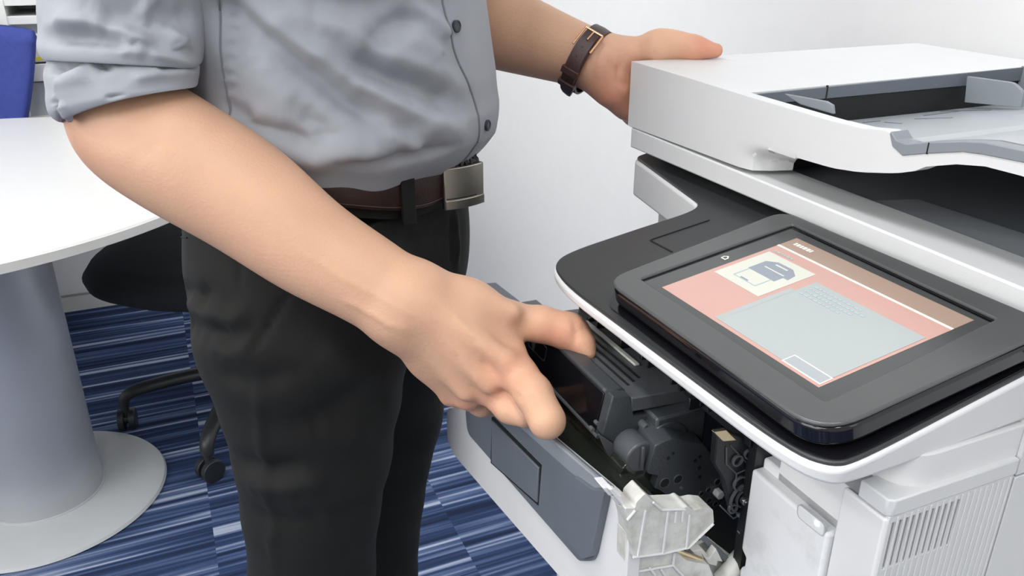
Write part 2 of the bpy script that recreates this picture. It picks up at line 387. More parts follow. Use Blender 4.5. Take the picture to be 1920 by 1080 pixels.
for v in fb.verts:                                  # the lid's foot turns its corner under the overhanging rim
    x, y, z = v.co
    if y < .0135 and .188 < x < .2598:
        if y > .01:
            if z < 1.05: v.co.x = .188+(x-.188)*.3; v.co.y = .036
            continue
        zl = 1.0585; k = min(max((zl-z)/.015, 0), 1); k = k*k*(3-2*k); q = (x-.188)/.0715
        tx_ = float(np.interp(q, [0, .3, .6, 1], [.188, .2035, .2115, .217])); ty_ = float(np.interp(q, [0, .3, .6, 1], [0, .003, .018, .038]))
        v.co.x += k*(tx_-x); v.co.y += k*ty_
finish('feeder_lid', fb, 'white', PR, .0022, 3, ang=40)
cw = XA+.0015
prism('feeder_inner_panel', [(cw-.001, .016, 1.086), (cw-.001, .36, 1.086), (cw-.001, .36, 1.0995), (cw-.001, .016, 1.0955)], (.0022, 0, 0), 'grey', PR, .0005)
box('inner_panel_seam', (cw, .096, 1.0855), (cw+.0016, .0975, 1.098), 'dark', PR)
box('paper_slot', (cw-.06, .015, 1.060), (cw-.0005, .36, 1.0855), 'dark', PR)
tprof = [(XA-.03, 0, 1.058), (XA, 0, 1.063), (XA+.04, 0, 1.069), (XA+.10, 0, 1.080), (lip[0][0]-.002, 0, 1.0885)]+[(p[0], 0, p[2]) for p in lip[1:]]+[(.56, 0, lip[-1][2]-.012)]
tp = [np.array(p)+np.array([0, .012, 0]) for p in tprof]+[np.array((.56, .012, lip[-1][2]-.016)), np.array((p_lx := lip[3][0], .012, lip[3][2]-.006)), np.array((XA+.10, .012, 1.073)), np.array((XA-.03, .012, 1.052))]
prism('input_tray', tp, (0, .35, 0), 'tray', PR, 0, ang=20)
g = [np.array((p[0], -.0008, p[2])) for p in lip]+[np.array((.56, -.0008, lip[-1][2]-.012)), np.array((.56, -.0008, low[-1][2]-.012))]+[np.array((p[0], -.0008, p[2])) for p in low[::-1]]
prism('tray_lip', g, (0, .016, 0), 'grey2', PR, .0006)
box('lip_seam', (L(1741, 280, AY, 0)[0]-.0004, -.0012, low[3][2]-.0004), (L(1741, 280, AY, 0)[0]+.0004, .01, lip[3][2]+.0003), 'dark', PR)
bl = [(XA, .354, 1.06), (.56, .354, 1.06), (.56, .354, 1.0865), (.45, .354, 1.0925), (.3, .354, 1.096), (XA, .354, 1.1005)]
prism('tray_back_wall', bl, (0, .009, 0), 'grey2', PR, .0005)
def plate(name, px, n, k, vec, m, bev=.0006, parent=None, r=0):
    p = Ls(px, n, k)
    if r: p = rnd(p, r)
    return prism(name, p, vec, m, parent or PR, bev)
plate('paper_guide', [(1813, 143), (1900, 155), (1918, 172), (1914, 202), (1808, 192)], AY, .27, (0, .004, 0), 'grey2', r=[0, .004, .004, 0, 0])
plate('paper_guide', [(1470, 176), (1548, 190), (1560, 197), (1562, 214), (1500, 196)], AY, .035, (0, .003, 0), 'grey2')
plate('feed_roller_cover', [(1555, 186), (1612, 180), (1614, 190), (1560, 198)], AZ, 1.074, (0, 0, .002), 'cream')
for q in ([(1732, 210), (1800, 201), (1802, 202), (1733, 212)], [(1765, 196), (1860, 204), (1858, 206), (1764, 198)], [(1618, 224), (1652, 221), (1652, 223), (1619, 226)], [(1660, 228), (1690, 243), (1688, 244), (1657, 229)], [(1715, 222), (1785, 230), (1784, 232), (1714, 224)]):
    pp = Ls(q, AZ, 1.07)
    def tz_(x): return float(np.interp(x, [p[0] for p in tprof], [p[2] for p in tprof]))
    pp = [np.array((p[0], p[1], tz_(p[0])-.0003)) for p in pp]
    prism('tray_groove', pp, (0, 0, .0006), 'grey', PR)
# scanner bed
bd = grid_solid('x', [0.007, .012, .05, .3, .555], [0, .048, .37, .42], lambda x, y: not (x > .05 and .048 < y < .37), lambda x, y: 1.0338-.017*x, lambda x, y: 1.0125-.006*x, 0, 0)
finish('scanner_bed', bd, 'white', PR, .0015, 2)
box('scan_output_surface', (.05, .048, 1.012), (.553, .37, 1.0235), 'grey2', PR)
plate('output_pale_patch', [(1600, 380), (1920, 505), (1975, 520), (1965, 460), (1920, 440), (1720, 375)], AZ, 1.0238, (0, 0, .001), 'tray')  # flat plate of lighter grey on the output surface
box('rear_lid_wall', (.2, .352, 1.0275), (.56, .362, 1.09), 'dark', PR)
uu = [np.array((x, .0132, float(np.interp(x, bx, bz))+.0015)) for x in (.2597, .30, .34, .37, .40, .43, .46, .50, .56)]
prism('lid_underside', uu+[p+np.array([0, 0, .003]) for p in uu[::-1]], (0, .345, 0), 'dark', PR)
box('hinge_block', (.03, .04, 1.0250), (.185, .40, 1.0365), 'black', PR)
box('scanner_support', (.02, .03, .97), (.55, .40, 1.0105), 'black', PR, .003)
# control deck: black top over a white shell
dk = Ls([(1192, 294), (1312, 381), (1297, 396), (1200, 427), (1060, 474), (1037, 497), (1060, 533), (1478, 842), (1560, 872), (1610, 860), (1920, 698)], TN, TK)
s0 = dk[-1]; dk += [np.array((.497, .06, TK+.23*.06)), np.array((.004, .06, TK+.23*.06))]
dk = rnd(dk, [.006, .012, .02, .01, .03, .014, .04, .05, .03, .03, .02, .01, .01], 6)
prism('control_deck', dk, -.0035*TU, 'deck', PR, .0012, 3)
cx = np.mean([p[0] for p in dk]); 
sh = [np.array(p)-.0030*TU for p in dk]; bot = []
sh = [p+np.array([0.0022 if p[0] > .3 else -.0012, -.0022, 0]) for p in sh]
for p in sh:
    b = np.array((p[0], p[1], .9465+.06*(p[1]+.168))); b[0] += -.002 if p[0] > .4 else (.004 if p[1] < -.02 else 0); b[1] += .0005 if p[1] < -.1 else 0; bot.append(b-p)
prism('deck_shell', sh, bot, 'white', PR, .0035, 4)
plate('deck_seam', [(1220, 450), (1262, 472), (1260, 473), (1218, 451)], TN, TK+.0003, .0004*TU, 'dark', 0)
plate('deck_seam', [(1220, 449), (1330, 412), (1331, 413), (1221, 450)], TN, TK+.0003, .0004*TU, 'dark', 0)
gb = rnd(Ls([(1138, 572), (1476, 832), (1560, 866), (1612, 852), (1920, 692), (1920, 640), (1560, 760), (1160, 540)], TN, TK+.0006), [.01, .02, .04, .03, 0, 0, 0, 0], 6)
prism('screen_well', gb, .0006*TU, 'gloss', PR)
# touchscreen
TS = TK+.0205
so = Ls([(1128, 520), (1465, 394), (1920, 590)], TN, TS)
A0 = so[0]; A1 = so[1]; A2 = np.array((.494, A1[1], TS+.23*A1[1])); A3_ = L(1520, 798, TN, TS); A0 = np.array((A1[0]*.5+A0[0]*.5, A0[1], TS+.23*A0[1])); A1 = np.array((A0[0]+.006, A1[1], TS+.23*A1[1])); A3_ = np.array((.486, A0[1], TS+.23*A0[1]))
def ring_prism(name, out, inn, h, m, parent, bev=0):
    bm = bmesh.new(); n = len(out); o0 = [bm.verts.new(tuple(p)) for p in out]; i0 = [bm.verts.new(tuple(p)) for p in inn]
    o1 = [bm.verts.new(tuple(np.array(p)+h)) for p in out]; i1 = [bm.verts.new(tuple(np.array(p)+h)) for p in inn]
    for i in range(n):
        j = (i+1) % n
        bm.faces.new((o0[i], o0[j], i0[j], i0[i])); bm.faces.new((o1[i], i1[i], i1[j], o1[j])); bm.faces.new((o0[i], o1[i], o1[j], o0[j])); bm.faces.new((i0[i], i0[j], i1[j], i1[i]))
    return finish(name, bm, m, parent, bev, 3)
SC = empty('touchscreen', (0, 0, 0), 0, PR)
out = rnd([A0, A1, A2, A3_], [.020, .016, .02, .028], 8)
foot = rnd([A0+np.array([.004, .004, 0]), A1+np.array([.004, 0, 0]), A2, A3_+np.array([-.0, .004, 0])], [.020, .016, .02, .028], 8)
prism('screen_base', [p-.0165*TU for p in out], .0135*TU, 'gloss', SC, .003, 4)
i0, i1, i2, i3 = Ls([(1201, 522), (1486, 420), (1868, 597), (1548, 752)], TN, TS)
inn = rnd([i0, i1, i2, i3], [.0025]*4, 8)
ring_prism('screen_bezel', [p-.0030*TU for p in out], [p-.0030*TU for p in inn], .0030*TU, 'bezel', SC, .0014)
prism('display_glass', [p-.0030*TU for p in rnd([i0, i1, i2, i3], .002, 8)], .0008*TU, 'glassblk', SC)
TG = TS-.0022/.9746
def strip(a, b, c_, w, m, off):
    d = (c_-b)/np.linalg.norm(c_-b); return prism('frame_groove', [a-off*TU, b-off*TU, b+d*w-off*TU, a+d*w-off*TU], .0002*TU, m, SC, smooth=False)
strip(i0, i1, i2, .0022, 'gloss', .0021); strip(i2, i1, i0, .0030, 'gloss', .0021); strip(i3, i0, i1, .0008, 'gloss', .0021); strip(i3, i2, i1, .0008, 'gloss', .0021)
def scr(name, px, m, lv=1, parent=SC):
    k = TG+.00012*lv; p = Ls(px, TN, k); return prism(name, p, .0001*TU, m, parent, smooth=False)
DQ = [np.array(q, float) for q in ((1241, 539), (1494, 447), (1826, 601), (1535, 727))]   # corners of the lit picture
def uv(u, v):   # u along the long side (left to right on the screen), v down from its top edge; homography of the lit rectangle
    p = Ls([tuple(q) for q in (DQ[1], DQ[2], DQ[3], DQ[0])], TN, TG); a = p[0]*(1-u)+p[1]*u; b = p[3]*(1-u)+p[2]*u; return a*(1-v)+b*v
def art(name, uvs, m, lv): return prism(name, [uv(*q)+np.array([0, 0, .00012*lv]) for q in uvs], .0001*TU, m, SC, smooth=False)
R_ = lambda a, b, c, d: [(a, b), (c, b), (c, d), (a, d)]
art('screen_background', R_(0, 0, 1, 1), 's_pink', 1)
art('screen_header', R_(0, 0, 1, .135), 's_head', 2)
art('header_line', R_(0, .135, 1, .152), 's_line', 3)
art('picture_box', R_(.03, .24, .345, .65), 's_cream', 3)
art('message_box', R_(.40, .30, .985, .975), 's_blue', 3)
art('message_box', R_(.37, .45, .402, .975), 's_blue', 3)
art('screen_button', R_(.795, .905, .985, .975), 's_btn', 5)
art('button_rim', R_(.79, .897, .99, .983), 's_line', 4)
# printer drawing on the picture box
def art_line(a, b, w, m, lv):
    a = np.array(a); b = np.array(b); d = (b-a)/np.linalg.norm(b-a); n = np.array([-d[1], d[0]])*w; return art('picture_stroke', [tuple(a+n), tuple(b+n), tuple(b-n), tuple(a-n)], m, lv)
art('pictured_lid', [(.10, 0.3384), (.15, 0.2974), (.25, 0.2974), (.30, 0.3384), (.31, 0.4040), (.28, 0.4040), (.28, 0.4696), (.10, 0.4696)], 's_ink', 4)
art('pictured_slot', R_(.14, 0.3835, .27, 0.3933), 's_cream', 5); art('pictured_slot', R_(.16, 0.3220, .24, 0.3343), 's_cream', 5)
for a, b in (((.11, 0.4696), (.11, 0.5844)), ((.11, 0.5844), (.26, 0.5844)), ((.26, 0.5844), (.26, 0.4696))): art_line(a, b, .0035, 's_ink2', 5)
art('pictured_foot', R_(.15, 0.5680, .20, 0.5803), 's_ink', 5)
rr = random.Random(3)
def words(u0, v, u1, h, m, lv, slant=0):
    u = u0
    while u < u1:
        w = rr.uniform(.008, .024); art('text_stroke', [(u, v+slant*u), (min(u+w, u1), v+slant*u), (min(u+w, u1), v+h+slant*u), (u, v+h+slant*u)], m, lv); u += w+.006
words(.045, .048, .165, .03, 's_line', 4); words(.045, .205, .17, .014, 's_ink2', 4)
for i, u1 in enumerate((.70, .74, .70, .66)): words(.43, .34+i*.035, u1, .013, 's_ink2', 5)
# home symbol on the frame
hp = np.array(L(1360, 484, TN, TG))+np.array([0, 0, .0003]); hx = np.array([1, 0, 0.]); hy = np.array([0, .9746, .2242])
HM = prism('home_symbol', [hp+hx*a*.0026+hy*b*.0026 for a, b in ((-1, -.9), (1, -.9), (1, .2), (1.25, .2), (0, 1.25), (-1.25, .2), (-1, .2))], .0002*TU, 's_line', SC, smooth=False)
prism('home_symbol_centre', [hp+.0002*TU+hx*a*.0016+hy*b*.0016 for a, b in ((-1, -.9), (1, -.9), (1, .3), (0, 1.1), (-1, .3))], .0002*TU, 'bezel', SC, smooth=False)
# cabinet below the deck
box('rear_body', (.0, .046, 0.04), (.5, .42, .972), 'white2', PR, .004)
for px_ in (0.03, .44):
    for py_ in (.08, .38): cyl('foot', (px_+.02, py_, 0), (px_+.02, py_, .05), .018, 'black', PR)
box('lower_body', (.10, -.10, .04), (.5, .05, .64), 'white', PR, .004)
box('paper_drawer', (.10, -.125, .36), (.5, -.10, .60), 'white', PR, .005)
bb = [(.497, -.016, .93), (.497, -.10, .93), (.485, -.112, .93), (.42, -.112, .93), (.42, -.016, .93)]
prism('upper_body', rnd([np.array(p) for p in bb], [0, .012, .012, 0, 0], 5), (0, 0, .024), 'white', PR, .001)
box('upper_body_rear', (.40, -.0175, .933), (.497, .046, .97), 'white', PR)
# right side panel with its row of real ventilation slots
sl = [-.1168+i*.0051 for i in range(11)]
us = sorted([-.1215, -.02]+[s-.0011 for s in sl]+[s+.0011 for s in sl])
sp_ = grid_solid('x', us, [.60, .882, .916, .921], lambda y, z: not (.882 < z < .916 and any(abs(y-s) < .0011 for s in sl)), lambda y, z: .5, lambda y, z: .497, 0, 0, axes='yzx')
finish('side_panel', sp_, 'white2', PR, .0004, 1)
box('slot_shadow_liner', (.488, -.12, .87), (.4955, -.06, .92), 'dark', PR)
bm = bmesh.new()
for i in range(20):
    y = -.1168+i*.0051+.00255
    if y > -.022: continue
    add_box(bm, (.4999, y-.0009, .60), (.5006, y+.0009, .9195))
tag(finish('panel_ribbing', bm, 'white2', PR, .0002, 1), kind='stuff')
bx_ = [(.5007, -.0195, .921), (.5007, -.120, .921), (.498, -.1235, .921), (.478, -.1235, .921), (.478, -.0195, .921)]
prism('side_trim', [np.array(p) for p in bx_], (0, 0, .0115), 'white2', PR, .001)
box('rear_side_cover', (.497, -.0185, .60), (.5003, .40, .918), 'white2', PR, .0006)
box('rear_side_cover', (.497, -.0185, .9195), (.5003, .40, .972), 'white2', PR, .0006)
box('column_core', (.410, -.118, .60), (.488, -.016, .918), 'white', PR)
# front column with power button
fc = Ls([(1427, 868), (1440, 862), (1456, 884), (1582, 984), (1592, 990)], AY, -.128)
fcp = [(.3955, -.127, .6), (.3955, -.127, .80), (.399, -.127, .803), (.399, -.127, .812), (.3935, -.127, .816), (.3935, -.127, .885), (.466, -.127, .884), (.466, -.127, .6)]
prism('front_column', [np.array(p) for p in fcp], (0, .03, 0), 'smudge', PR, .003, 3)
box('corner_strip', (.4665, -.1232, .60), (.4996, -.1190, .9195), 'white', PR, .005, 3)
box('column_ledge', (.3935, -.118, .875), (.478, -.03, .892), 'smudge', PR, .002)
cp_ = Ls([(1496, 945), (1545, 984), (1543, 1008), (1495, 969)], AY, -.1273)
ring = rnd(cp_, .0035, 5); pb = prism('power_button', ring, (0, .002, 0), 'white', PR, .0005)
cc = np.mean(cp_, 0); rout = [cc+(p-cc)*1.07 for p in ring]
ring_prism('button_gap', [p+np.array([0, .0002, 0]) for p in rout], [p+np.array([0, .0002, 0]) for p in ring], np.array([0, .002, 0]), 'shelfgrey', PR)
lc = L(1530, 982, AY, -.1279); cyl('power_light', lc, lc+np.array([0, .001, 0]), .0014, 'led', pb, 16)
# the open cavity
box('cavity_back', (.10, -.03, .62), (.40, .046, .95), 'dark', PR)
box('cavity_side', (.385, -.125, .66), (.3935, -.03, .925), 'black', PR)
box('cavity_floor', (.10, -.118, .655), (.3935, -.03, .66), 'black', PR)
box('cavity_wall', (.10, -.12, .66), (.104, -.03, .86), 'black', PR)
fr = Ls([(1345, 812), (1362, 808), (1436, 838), (1418, 858), (1428, 880), (1400, 900), (1395, 965), (1372, 958), (1358, 900), (1340, 870)], AX, .384)
GF = prism('gear_frame', fr, (-.006, 0, 0), 'black', PR, .0008)
plate('contact_plate', [(1338, 810), (1362, 806), (1382, 826), (1356, 828)], AX, .3848, (-.003, 0, 0), 'brass', .0004)
def ringm(name, px, k, r, w, m, parent):
    c = L(*px, AX, k); bm = bmesh.new(); n = 20
    add_loft(bm, [circ(c, (1, 0, 0), r, n), circ(c+np.array([.002, 0, 0]), (1, 0, 0), r, n), circ(c+np.array([.002, 0, 0]), (1, 0, 0), r-w, n), circ(c, (1, 0, 0), r-w, n), circ(c, (1, 0, 0), r, n)])
    return finish(name, bm, m, parent)
for (px, r) in (((1381, 862), .0045), ((1402, 850), .004), ((1395, 932), .013), ((1395, 932), .008), ((1386, 905), .006), ((1372, 952), .004)): ringm('gear_ring', px, .3842, r, .0012, 'cart2', GF)
bm = bmesh.new()
for a, b in (((1362, 838), (1362, 870)), ((1362, 870), (1381, 888)), ((1381, 888), (1405, 878)), ((1381, 888), (1379, 910)), ((1370, 835), (1400, 868)), ((1405, 838), (1425, 870)), ((1350, 948), (1375, 972)), ((1375, 972), (1412, 955))):
    p, q = L(*a, AX, .3846), L(*b, AX, .3846); add_tube(bm, [p, q], .0006, 6)
finish('frame_rib', bm, 'cart2', GF)
c = L(1392, 936, AX, .387); bm = bmesh.new(); add_cyl(bm, c, c+np.array([.004, 0, 0]), .0028, 10); add_box(bm, c+np.array([0, -.001, 0]), c+np.array([.005, .005, .001])); finish('shaft_end', bm, 'metal', PR, .0003)
plate('lower_link', [(1388, 962), (1410, 975), (1410, 990), (1384, 970)], AX, .386, (-.003, 0, 0), 'grey')
# rails of the opening, tucked below the front edge of the deck
bm = bmesh.new()
for (x0, x1, y0, y1, z0, z1) in ((.15, .39, -.1285, -.127, .900, .916), (.16, .39, -.118, -.116, .900, .920), (.17, .385, -.112, -.10, .912, .916)): add_box(bm, (x0, y0, z0), (x1, y1, z1))
finish('opening_rail', bm, 'black', PR, .0005, 1)
bm = bmesh.new()
for i in range(26):
    x = .150+i*.009+rr.uniform(-.002, .002); y = rr.choice((-.136, -.130, -.124, -.118)); z = rr.uniform(.908, .918)
    add_box(bm, (x, y-.004, z-.010), (x+rr.uniform(.001, .005), y+rr.uniform(.002, .010), z))
tag(finish('rail_teeth', bm, 'black', PR, .0004, 1), kind='stuff')
for x in (.232, .282, .322): box('rail_clip', (x, -.135, .910), (x+.007, -.130, .9155), 'cart2', PR, .0008)
# tilted-out front door with its slate inset
DY = -.226
dshell = rnd(Ls([(838, 766), (872, 764), (950, 778), (1009, 812), (1136, 922), (1182, 967), (1168, 1180), (1132, 1180), (1045, 1077), (852, 855), (838, 825)], AY, DY), [.006, .003, 0, 0, 0, .001, 0, 0, .01, .02, .01], 4)
prism('front_door', dshell, (0, .010, 0), 'white', PR, .0018, 3)
inset = rnd(Ls([(872, 768), (925, 766), (1002, 800), (1138, 916), (1112, 1052), (1085, 1052), (876, 812)], AY, DY-.003), [.006, .01, .01, .0015, .006, .004, .01], 4)
prism('door_inset', inset, (0, .006, 0), 'grey', PR, .0012, 3)
plate('inset_top_lit_strip', [(960, 775), (1003, 797), (1138, 914), (1112, 918), (1070, 888), (950, 780)], AY, DY-.0032, (0, .004, 0), 'grey2', .001)  # flat strip; its lighter grey stands in for light on the upper bevel
plate('inset_end_facet', [(1075, 893), (1112, 919), (1134, 920), (1108, 1044), (1090, 1048), (1058, 1006)], AY, DY-.0062, (0, .006, 0), 'grey', .0018, r=.003)
plate('flap_gap', [(922, 778), (1015, 872), (1009, 948), (920, 868)], AY, DY-.0034, (0, .002, 0), 'dark', 0)
plate('door_flap', [(921, 788), (1009, 877), (1006, 943), (921, 868)], AY, DY-.0048, (0, .003, 0), 'grey', .0008)
# inner bracket of the door, dusted with toner
BX = .402
brk = rnd(Ls([(1172, 953), (1191, 953), (1193, 942), (1210, 925), (1225, 940), (1241, 955), (1281, 953), (1289, 949), (1300, 957), (1316, 953), (1337, 955), (1339, 981), (1291, 1028), (1243, 1038), (1187, 1046), (1181, 985)], AX, BX), .0015, 3)
BR = prism('door_bracket', brk, (-.016, 0, 0), 'toner', PR, .0008, 2)
for a, b in (((1210, 958), (1196, 1042)), ((1253, 958), (1243, 1037)), ((1293, 966), (1287, 1028)), ((1268, 958), (1266, 980)), ((1281, 957), (1279, 978)), ((1191, 957), (1176, 975)), ((1187, 1045), (1243, 1038)), ((1243, 1038), (1291, 1027)), ((1291, 1027), (1338, 982)), ((1225, 942), (1241, 956)), ((1241, 956), (1284, 955))):
    p, q = L(*a, AX, BX+.0006), L(*b, AX, BX+.0006); bm = bmesh.new(); add_tube(bm, [p, q], .0009, 6); finish('bracket_rib', bm, 'white', BR)
for q in ([(1130, 915), (1146, 913), (1157, 926), (1142, 930)], [(1146, 930), (1166, 930), (1172, 946), (1158, 946)], [(1160, 948), (1190, 950), (1206, 968), (1178, 972)]):
    plate('door_notch', q, AX, .4015-.006, (-.012, 0, 0), 'white', .0006)
plate('door_end_cap', [(1142, 918), (1182, 967), (1184, 960), (1150, 916)], AX, .398, (-.006, 0, 0), 'white', .0006)
lb = Ls([(1180, 990), (1187, 1047), (1265, 1034), (1290, 1052), (1330, 1060), (1350, 1110), (1290, 1150), (1170, 1150), (1174, 1000)], AX, BX-.006)
prism('lower_bracket', lb, (-.012, 0, 0), 'toner', PR, .0008)
for a, b in (((1187, 1073), (1262, 1060)), ((1262, 1060), (1285, 1085)), ((1265, 1036), (1262, 1060)), ((1218, 1065), (1228, 1078)), ((1240, 1068), (1250, 1085))):
    p, q = L(*a, AX, BX-.005), L(*b, AX, BX-.005); bm = bmesh.new(); add_tube(bm, [p, q], .0009, 6); finish('lower_rib', bm, 'white', PR)
bm = bmesh.new(); add_tube(bm, [L(1262, 1030, AX, .39), L(1313, 1049, AX, .39)], .0022, 10); finish('hinge_rod', bm, 'brass', PR)
bm = bmesh.new(); add_tube(bm, smooth_path([L(1352, 1090, AX, .386), L(1378, 1062, AX, .386), L(1398, 1040, AX, .384), L(1402, 1022, AX, .384)], 5), [.0075]*5+[.0085]*5+[.0075]*5+[.004], 12); finish('hinge_arm', bm, 'toner', PR)
plate('latch_piece', [(1318, 1040), (1330, 1048), (1343, 1029), (1349, 1040), (1356, 1054), (1346, 1052), (1344, 1062), (1328, 1058)], AX, .388, (-.006, 0, 0), 'toner', .0006)
plate('latch_piece', [(1298, 1034), (1318, 1030), (1328, 1042), (1312, 1052)], AX, .386, (-.006, 0, 0), 'toner', .0006)
plate('cavity_link', [(1310, 1008), (1322, 1004), (1372, 1050), (1362, 1056)], AX, .382, (-.003, 0, 0), 'grey', .0004)
plate('lower_tray', [(1290, 1030), (1330, 1010), (1420, 1080), (1420, 1140), (1290, 1140)], AX, .376, (-.003, 0, 0), 'toner', .0004)
plate('inner_flap', [(1386, 1000), (1400, 985), (1424, 1020), (1414, 1080), (1402, 1080), (1400, 1030)], AX, .3885, (-.003, 0, 0), 'grey', .0004)

# ------------------------------------------------------------------ the toner cartridge being lifted out
TC = empty('toner_cartridge', tuple(O3), ROTZ); tag(TC, 'black toner cartridge held by the right hand above the open front door', 'cartridge')
hp_ = [(0, -.1895, .911), (0, -.1965, .874), (0, -.188, .868), (0, -.150, .872), (0, -.142, .890), (0, -.150, .900), (0, -.172, .906), (0, -.177, .911)]
prism('toner_hopper', [np.array(p)+np.array([.150, 0, 0]) for p in hp_], (.151, 0, 0), 'cart', TC, .0015, 3)
prism('front_face', [np.array(p) for p in ((.152, -.1905, .9085), (.152, -.1968, .8775), (.299, -.1968, .8775), (.299, -.1905, .9085))], (0, -.0008, -.0001), 'gloss', TC, .0004)
bm = bmesh.new(); add_tube(bm, [(.15, -.1975, .8745), (.304, -.1975, .8745)], .0016, 8); finish('lower_lip', bm, 'cart2', TC)
lab = Ls([(1008, 668), (1022, 680), (1050, 706), (1046, 722), (1032, 714), (1006, 690)], AY, -.1978)
lab = [np.array((x, -.1905-.0063*(.9085-z)/.031-.0009, z)) for x, z in ((.172, .902), (.205, .902), (.205, .889), (.172, .889))]
ring_prism('label_frame', rnd(lab, .002, 3), rnd([np.mean(lab, 0)+(p-np.mean(lab, 0))*np.array([.96, 1, .88]) for p in lab], .0018, 3), np.array([0, -.0003, 0]), 'nickel', TC)
DKP = [(.150, -.175, .9075), (.312, -.175, .9075), (.312, -.118, .9035), (.150, -.118, .9035)]
prism('cartridge_deck', [np.array(p) for p in DKP], (0, 0, -.012), 'cart2', TC, .001)
for i in range(3):
    ya = -.168+i*.0072; za = .9075-(ya+.175)*.07+.0001
    prism('deck_slot', [np.array(p) for p in ((.185, ya, za), (.294-i*.004, ya, za), (.294-i*.004, ya+.0022, za-.00015), (.185, ya+.0022, za-.00015))], (0, 0, .0004), 'dark', TC)
prism('deck_pale_strip', [np.array(p) for p in ((.18, -.1455, .9055), (.268, -.1455, .9055), (.268, -.1405, .905), (.18, -.1405, .905))], (0, 0, .0022), 'toner', TC, .0008)  # thin whitish strip lying along the cartridge deck
pc = Ls([(1137, 731), (1170, 731), (1176, 768), (1205, 765), (1240, 780), (1256, 800), (1225, 832), (1190, 846), (1165, 838), (1117, 804)], AX, .302)
prism('end_cap', pc, (.010, 0, 0), 'cart', TC, .0012, 3)
c = L(1203, 793, AX, .312); bm = bmesh.new(); n = 16
add_loft(bm, [circ(c, (1, 0, 0), .0034, n), circ(c+np.array([.008, 0, 0]), (1, 0, 0), .0030, n), circ(c+np.array([.008, 0, 0]), (1, 0, 0), .0018, n), circ(c+np.array([.003, 0, 0]), (1, 0, 0), .0018, n)], True, True); finish('screw_boss', bm, 'cart2', TC)
for px_ in ((1138, 735), (1121, 795), (1112, 806)): 
    c = L(*px_, AX, .3125); cyl('corner_pin', c+np.array([-.004, 0, 0]), c, .0016, 'cart2', TC, 10)
GX = .340
gp = rnd(Ls([(1229, 836), (1244, 828), (1260, 822), (1321, 834), (1332, 848), (1335, 864), (1344, 875), (1359, 876), (1373, 886), (1364, 899), (1361, 918), (1350, 945), (1339, 953), (1285, 950), (1235, 918), (1227, 916), (1235, 894), (1214, 888)], AX, GX), .0012, 3)
GC = prism('gear_cover', gp, (-.026, .002, .002), 'cart', TC, .0012, 3)
c = L(1203, 858, AX, .333); cyl('filler_cap', c+np.array([-.022, 0, 0]), c, .0125, 'cart2', TC, 36, .0015)
prism('cap_grip', [c+np.array((0, a, b)) for a, b in ((-.0012, -.010), (.0012, -.010), (.0012, .010), (-.0012, .010))], (.0025, 0, 0), 'cart2', TC, .0005)
for px, r in (((1246, 905), .0040), ((1271, 898), .0036), ((1253, 859), .0015), ((1262, 850), .0012), ((1303, 864), .0014), ((1312, 856), .0014), ((1311, 877), .0017), ((1312, 894), .0016), ((1345, 903), .0026), ((1315, 925), .0019), ((1328, 918), .0019), ((1329, 938), .0022), ((1341, 944), .0020)):
    c = L(*px, AX, GX); bm = bmesh.new(); n = 18
    cyl('cover_hole', c, c+np.array([.0004, 0, 0]), r, 'dark', GC, 18)
    if r > .0018: 
        add_loft(bm, [circ(c, (1, 0, 0), r+.0006, n), circ(c+np.array([.0008, 0, 0]), (1, 0, 0), r+.0005, n), circ(c+np.array([.0008, 0, 0]), (1, 0, 0), r, n), circ(c, (1, 0, 0), r, n)]); finish('hole_rim', bm, 'cart2', GC)
c = L(1276, 914, AX, GX); cyl('cover_pin', c, c+np.array([.002, 0, 0]), .0013, 'cart2', GC, 10)
c = L(1352, 930, AX, GX+.006); cyl('drive_coupling', c+np.array([-.012, 0, 0]), c, .0038, 'white', TC, 6, .0006)
cyl('coupling_shaft', c+np.array([-.03, 0, 0]), c+np.array([-.012, 0, 0]), .003, 'cart2', TC, 16)
cyl('drum_shutter', (.15, -.175, .850), (.332, -.175, .850), .0205, 'glassy', TC, 40, .001)
cyl('developer_roller', (.15, -.150, .868), (.326, -.150, .868), .020, 'cart', TC, 32, .001)
prism('shutter_arm', rnd(Ls([(1121, 812), (1150, 832), (1195, 868), (1204, 882), (1180, 886), (1152, 872), (1136, 845)], AX, .3135), .003, 4), (-.002, 0, 0), 'cart2', TC, .0006)
box('drum_frame', (.150, -.160, .838), (.325, -.115, .893), 'cart', TC, .002)
plate('far_end_cap', [(975, 566), (1006, 561), (1030, 581), (1060, 610), (1000, 620)], AZ, .909, (0, 0, -.030), 'cart2', .0012, parent=TC)
plate('far_handle', [(904, 531), (930, 529), (974, 563), (1000, 600), (960, 600)], AZ, .907, (0, 0, -.014), 'grey', .0012, parent=TC)
bm = bmesh.new()
for k in range(5): add_box(bm, (.222+k*.004, -.1335+.0012*k, .9035), (.2235+k*.004, -.118, .914-.0006*k))
finish('guide_fins', bm, 'black', TC, .0003, 1)
# things inside the doorway: the lower edge of the door frame seen past the cartridge
plate('door_inner_face', [(1010, 800), (1138, 912), (1240, 1000), (1260, 960), (1120, 830), (1040, 780)], AZ, .858, (0, 0, -.003), 'glassy', .0004)

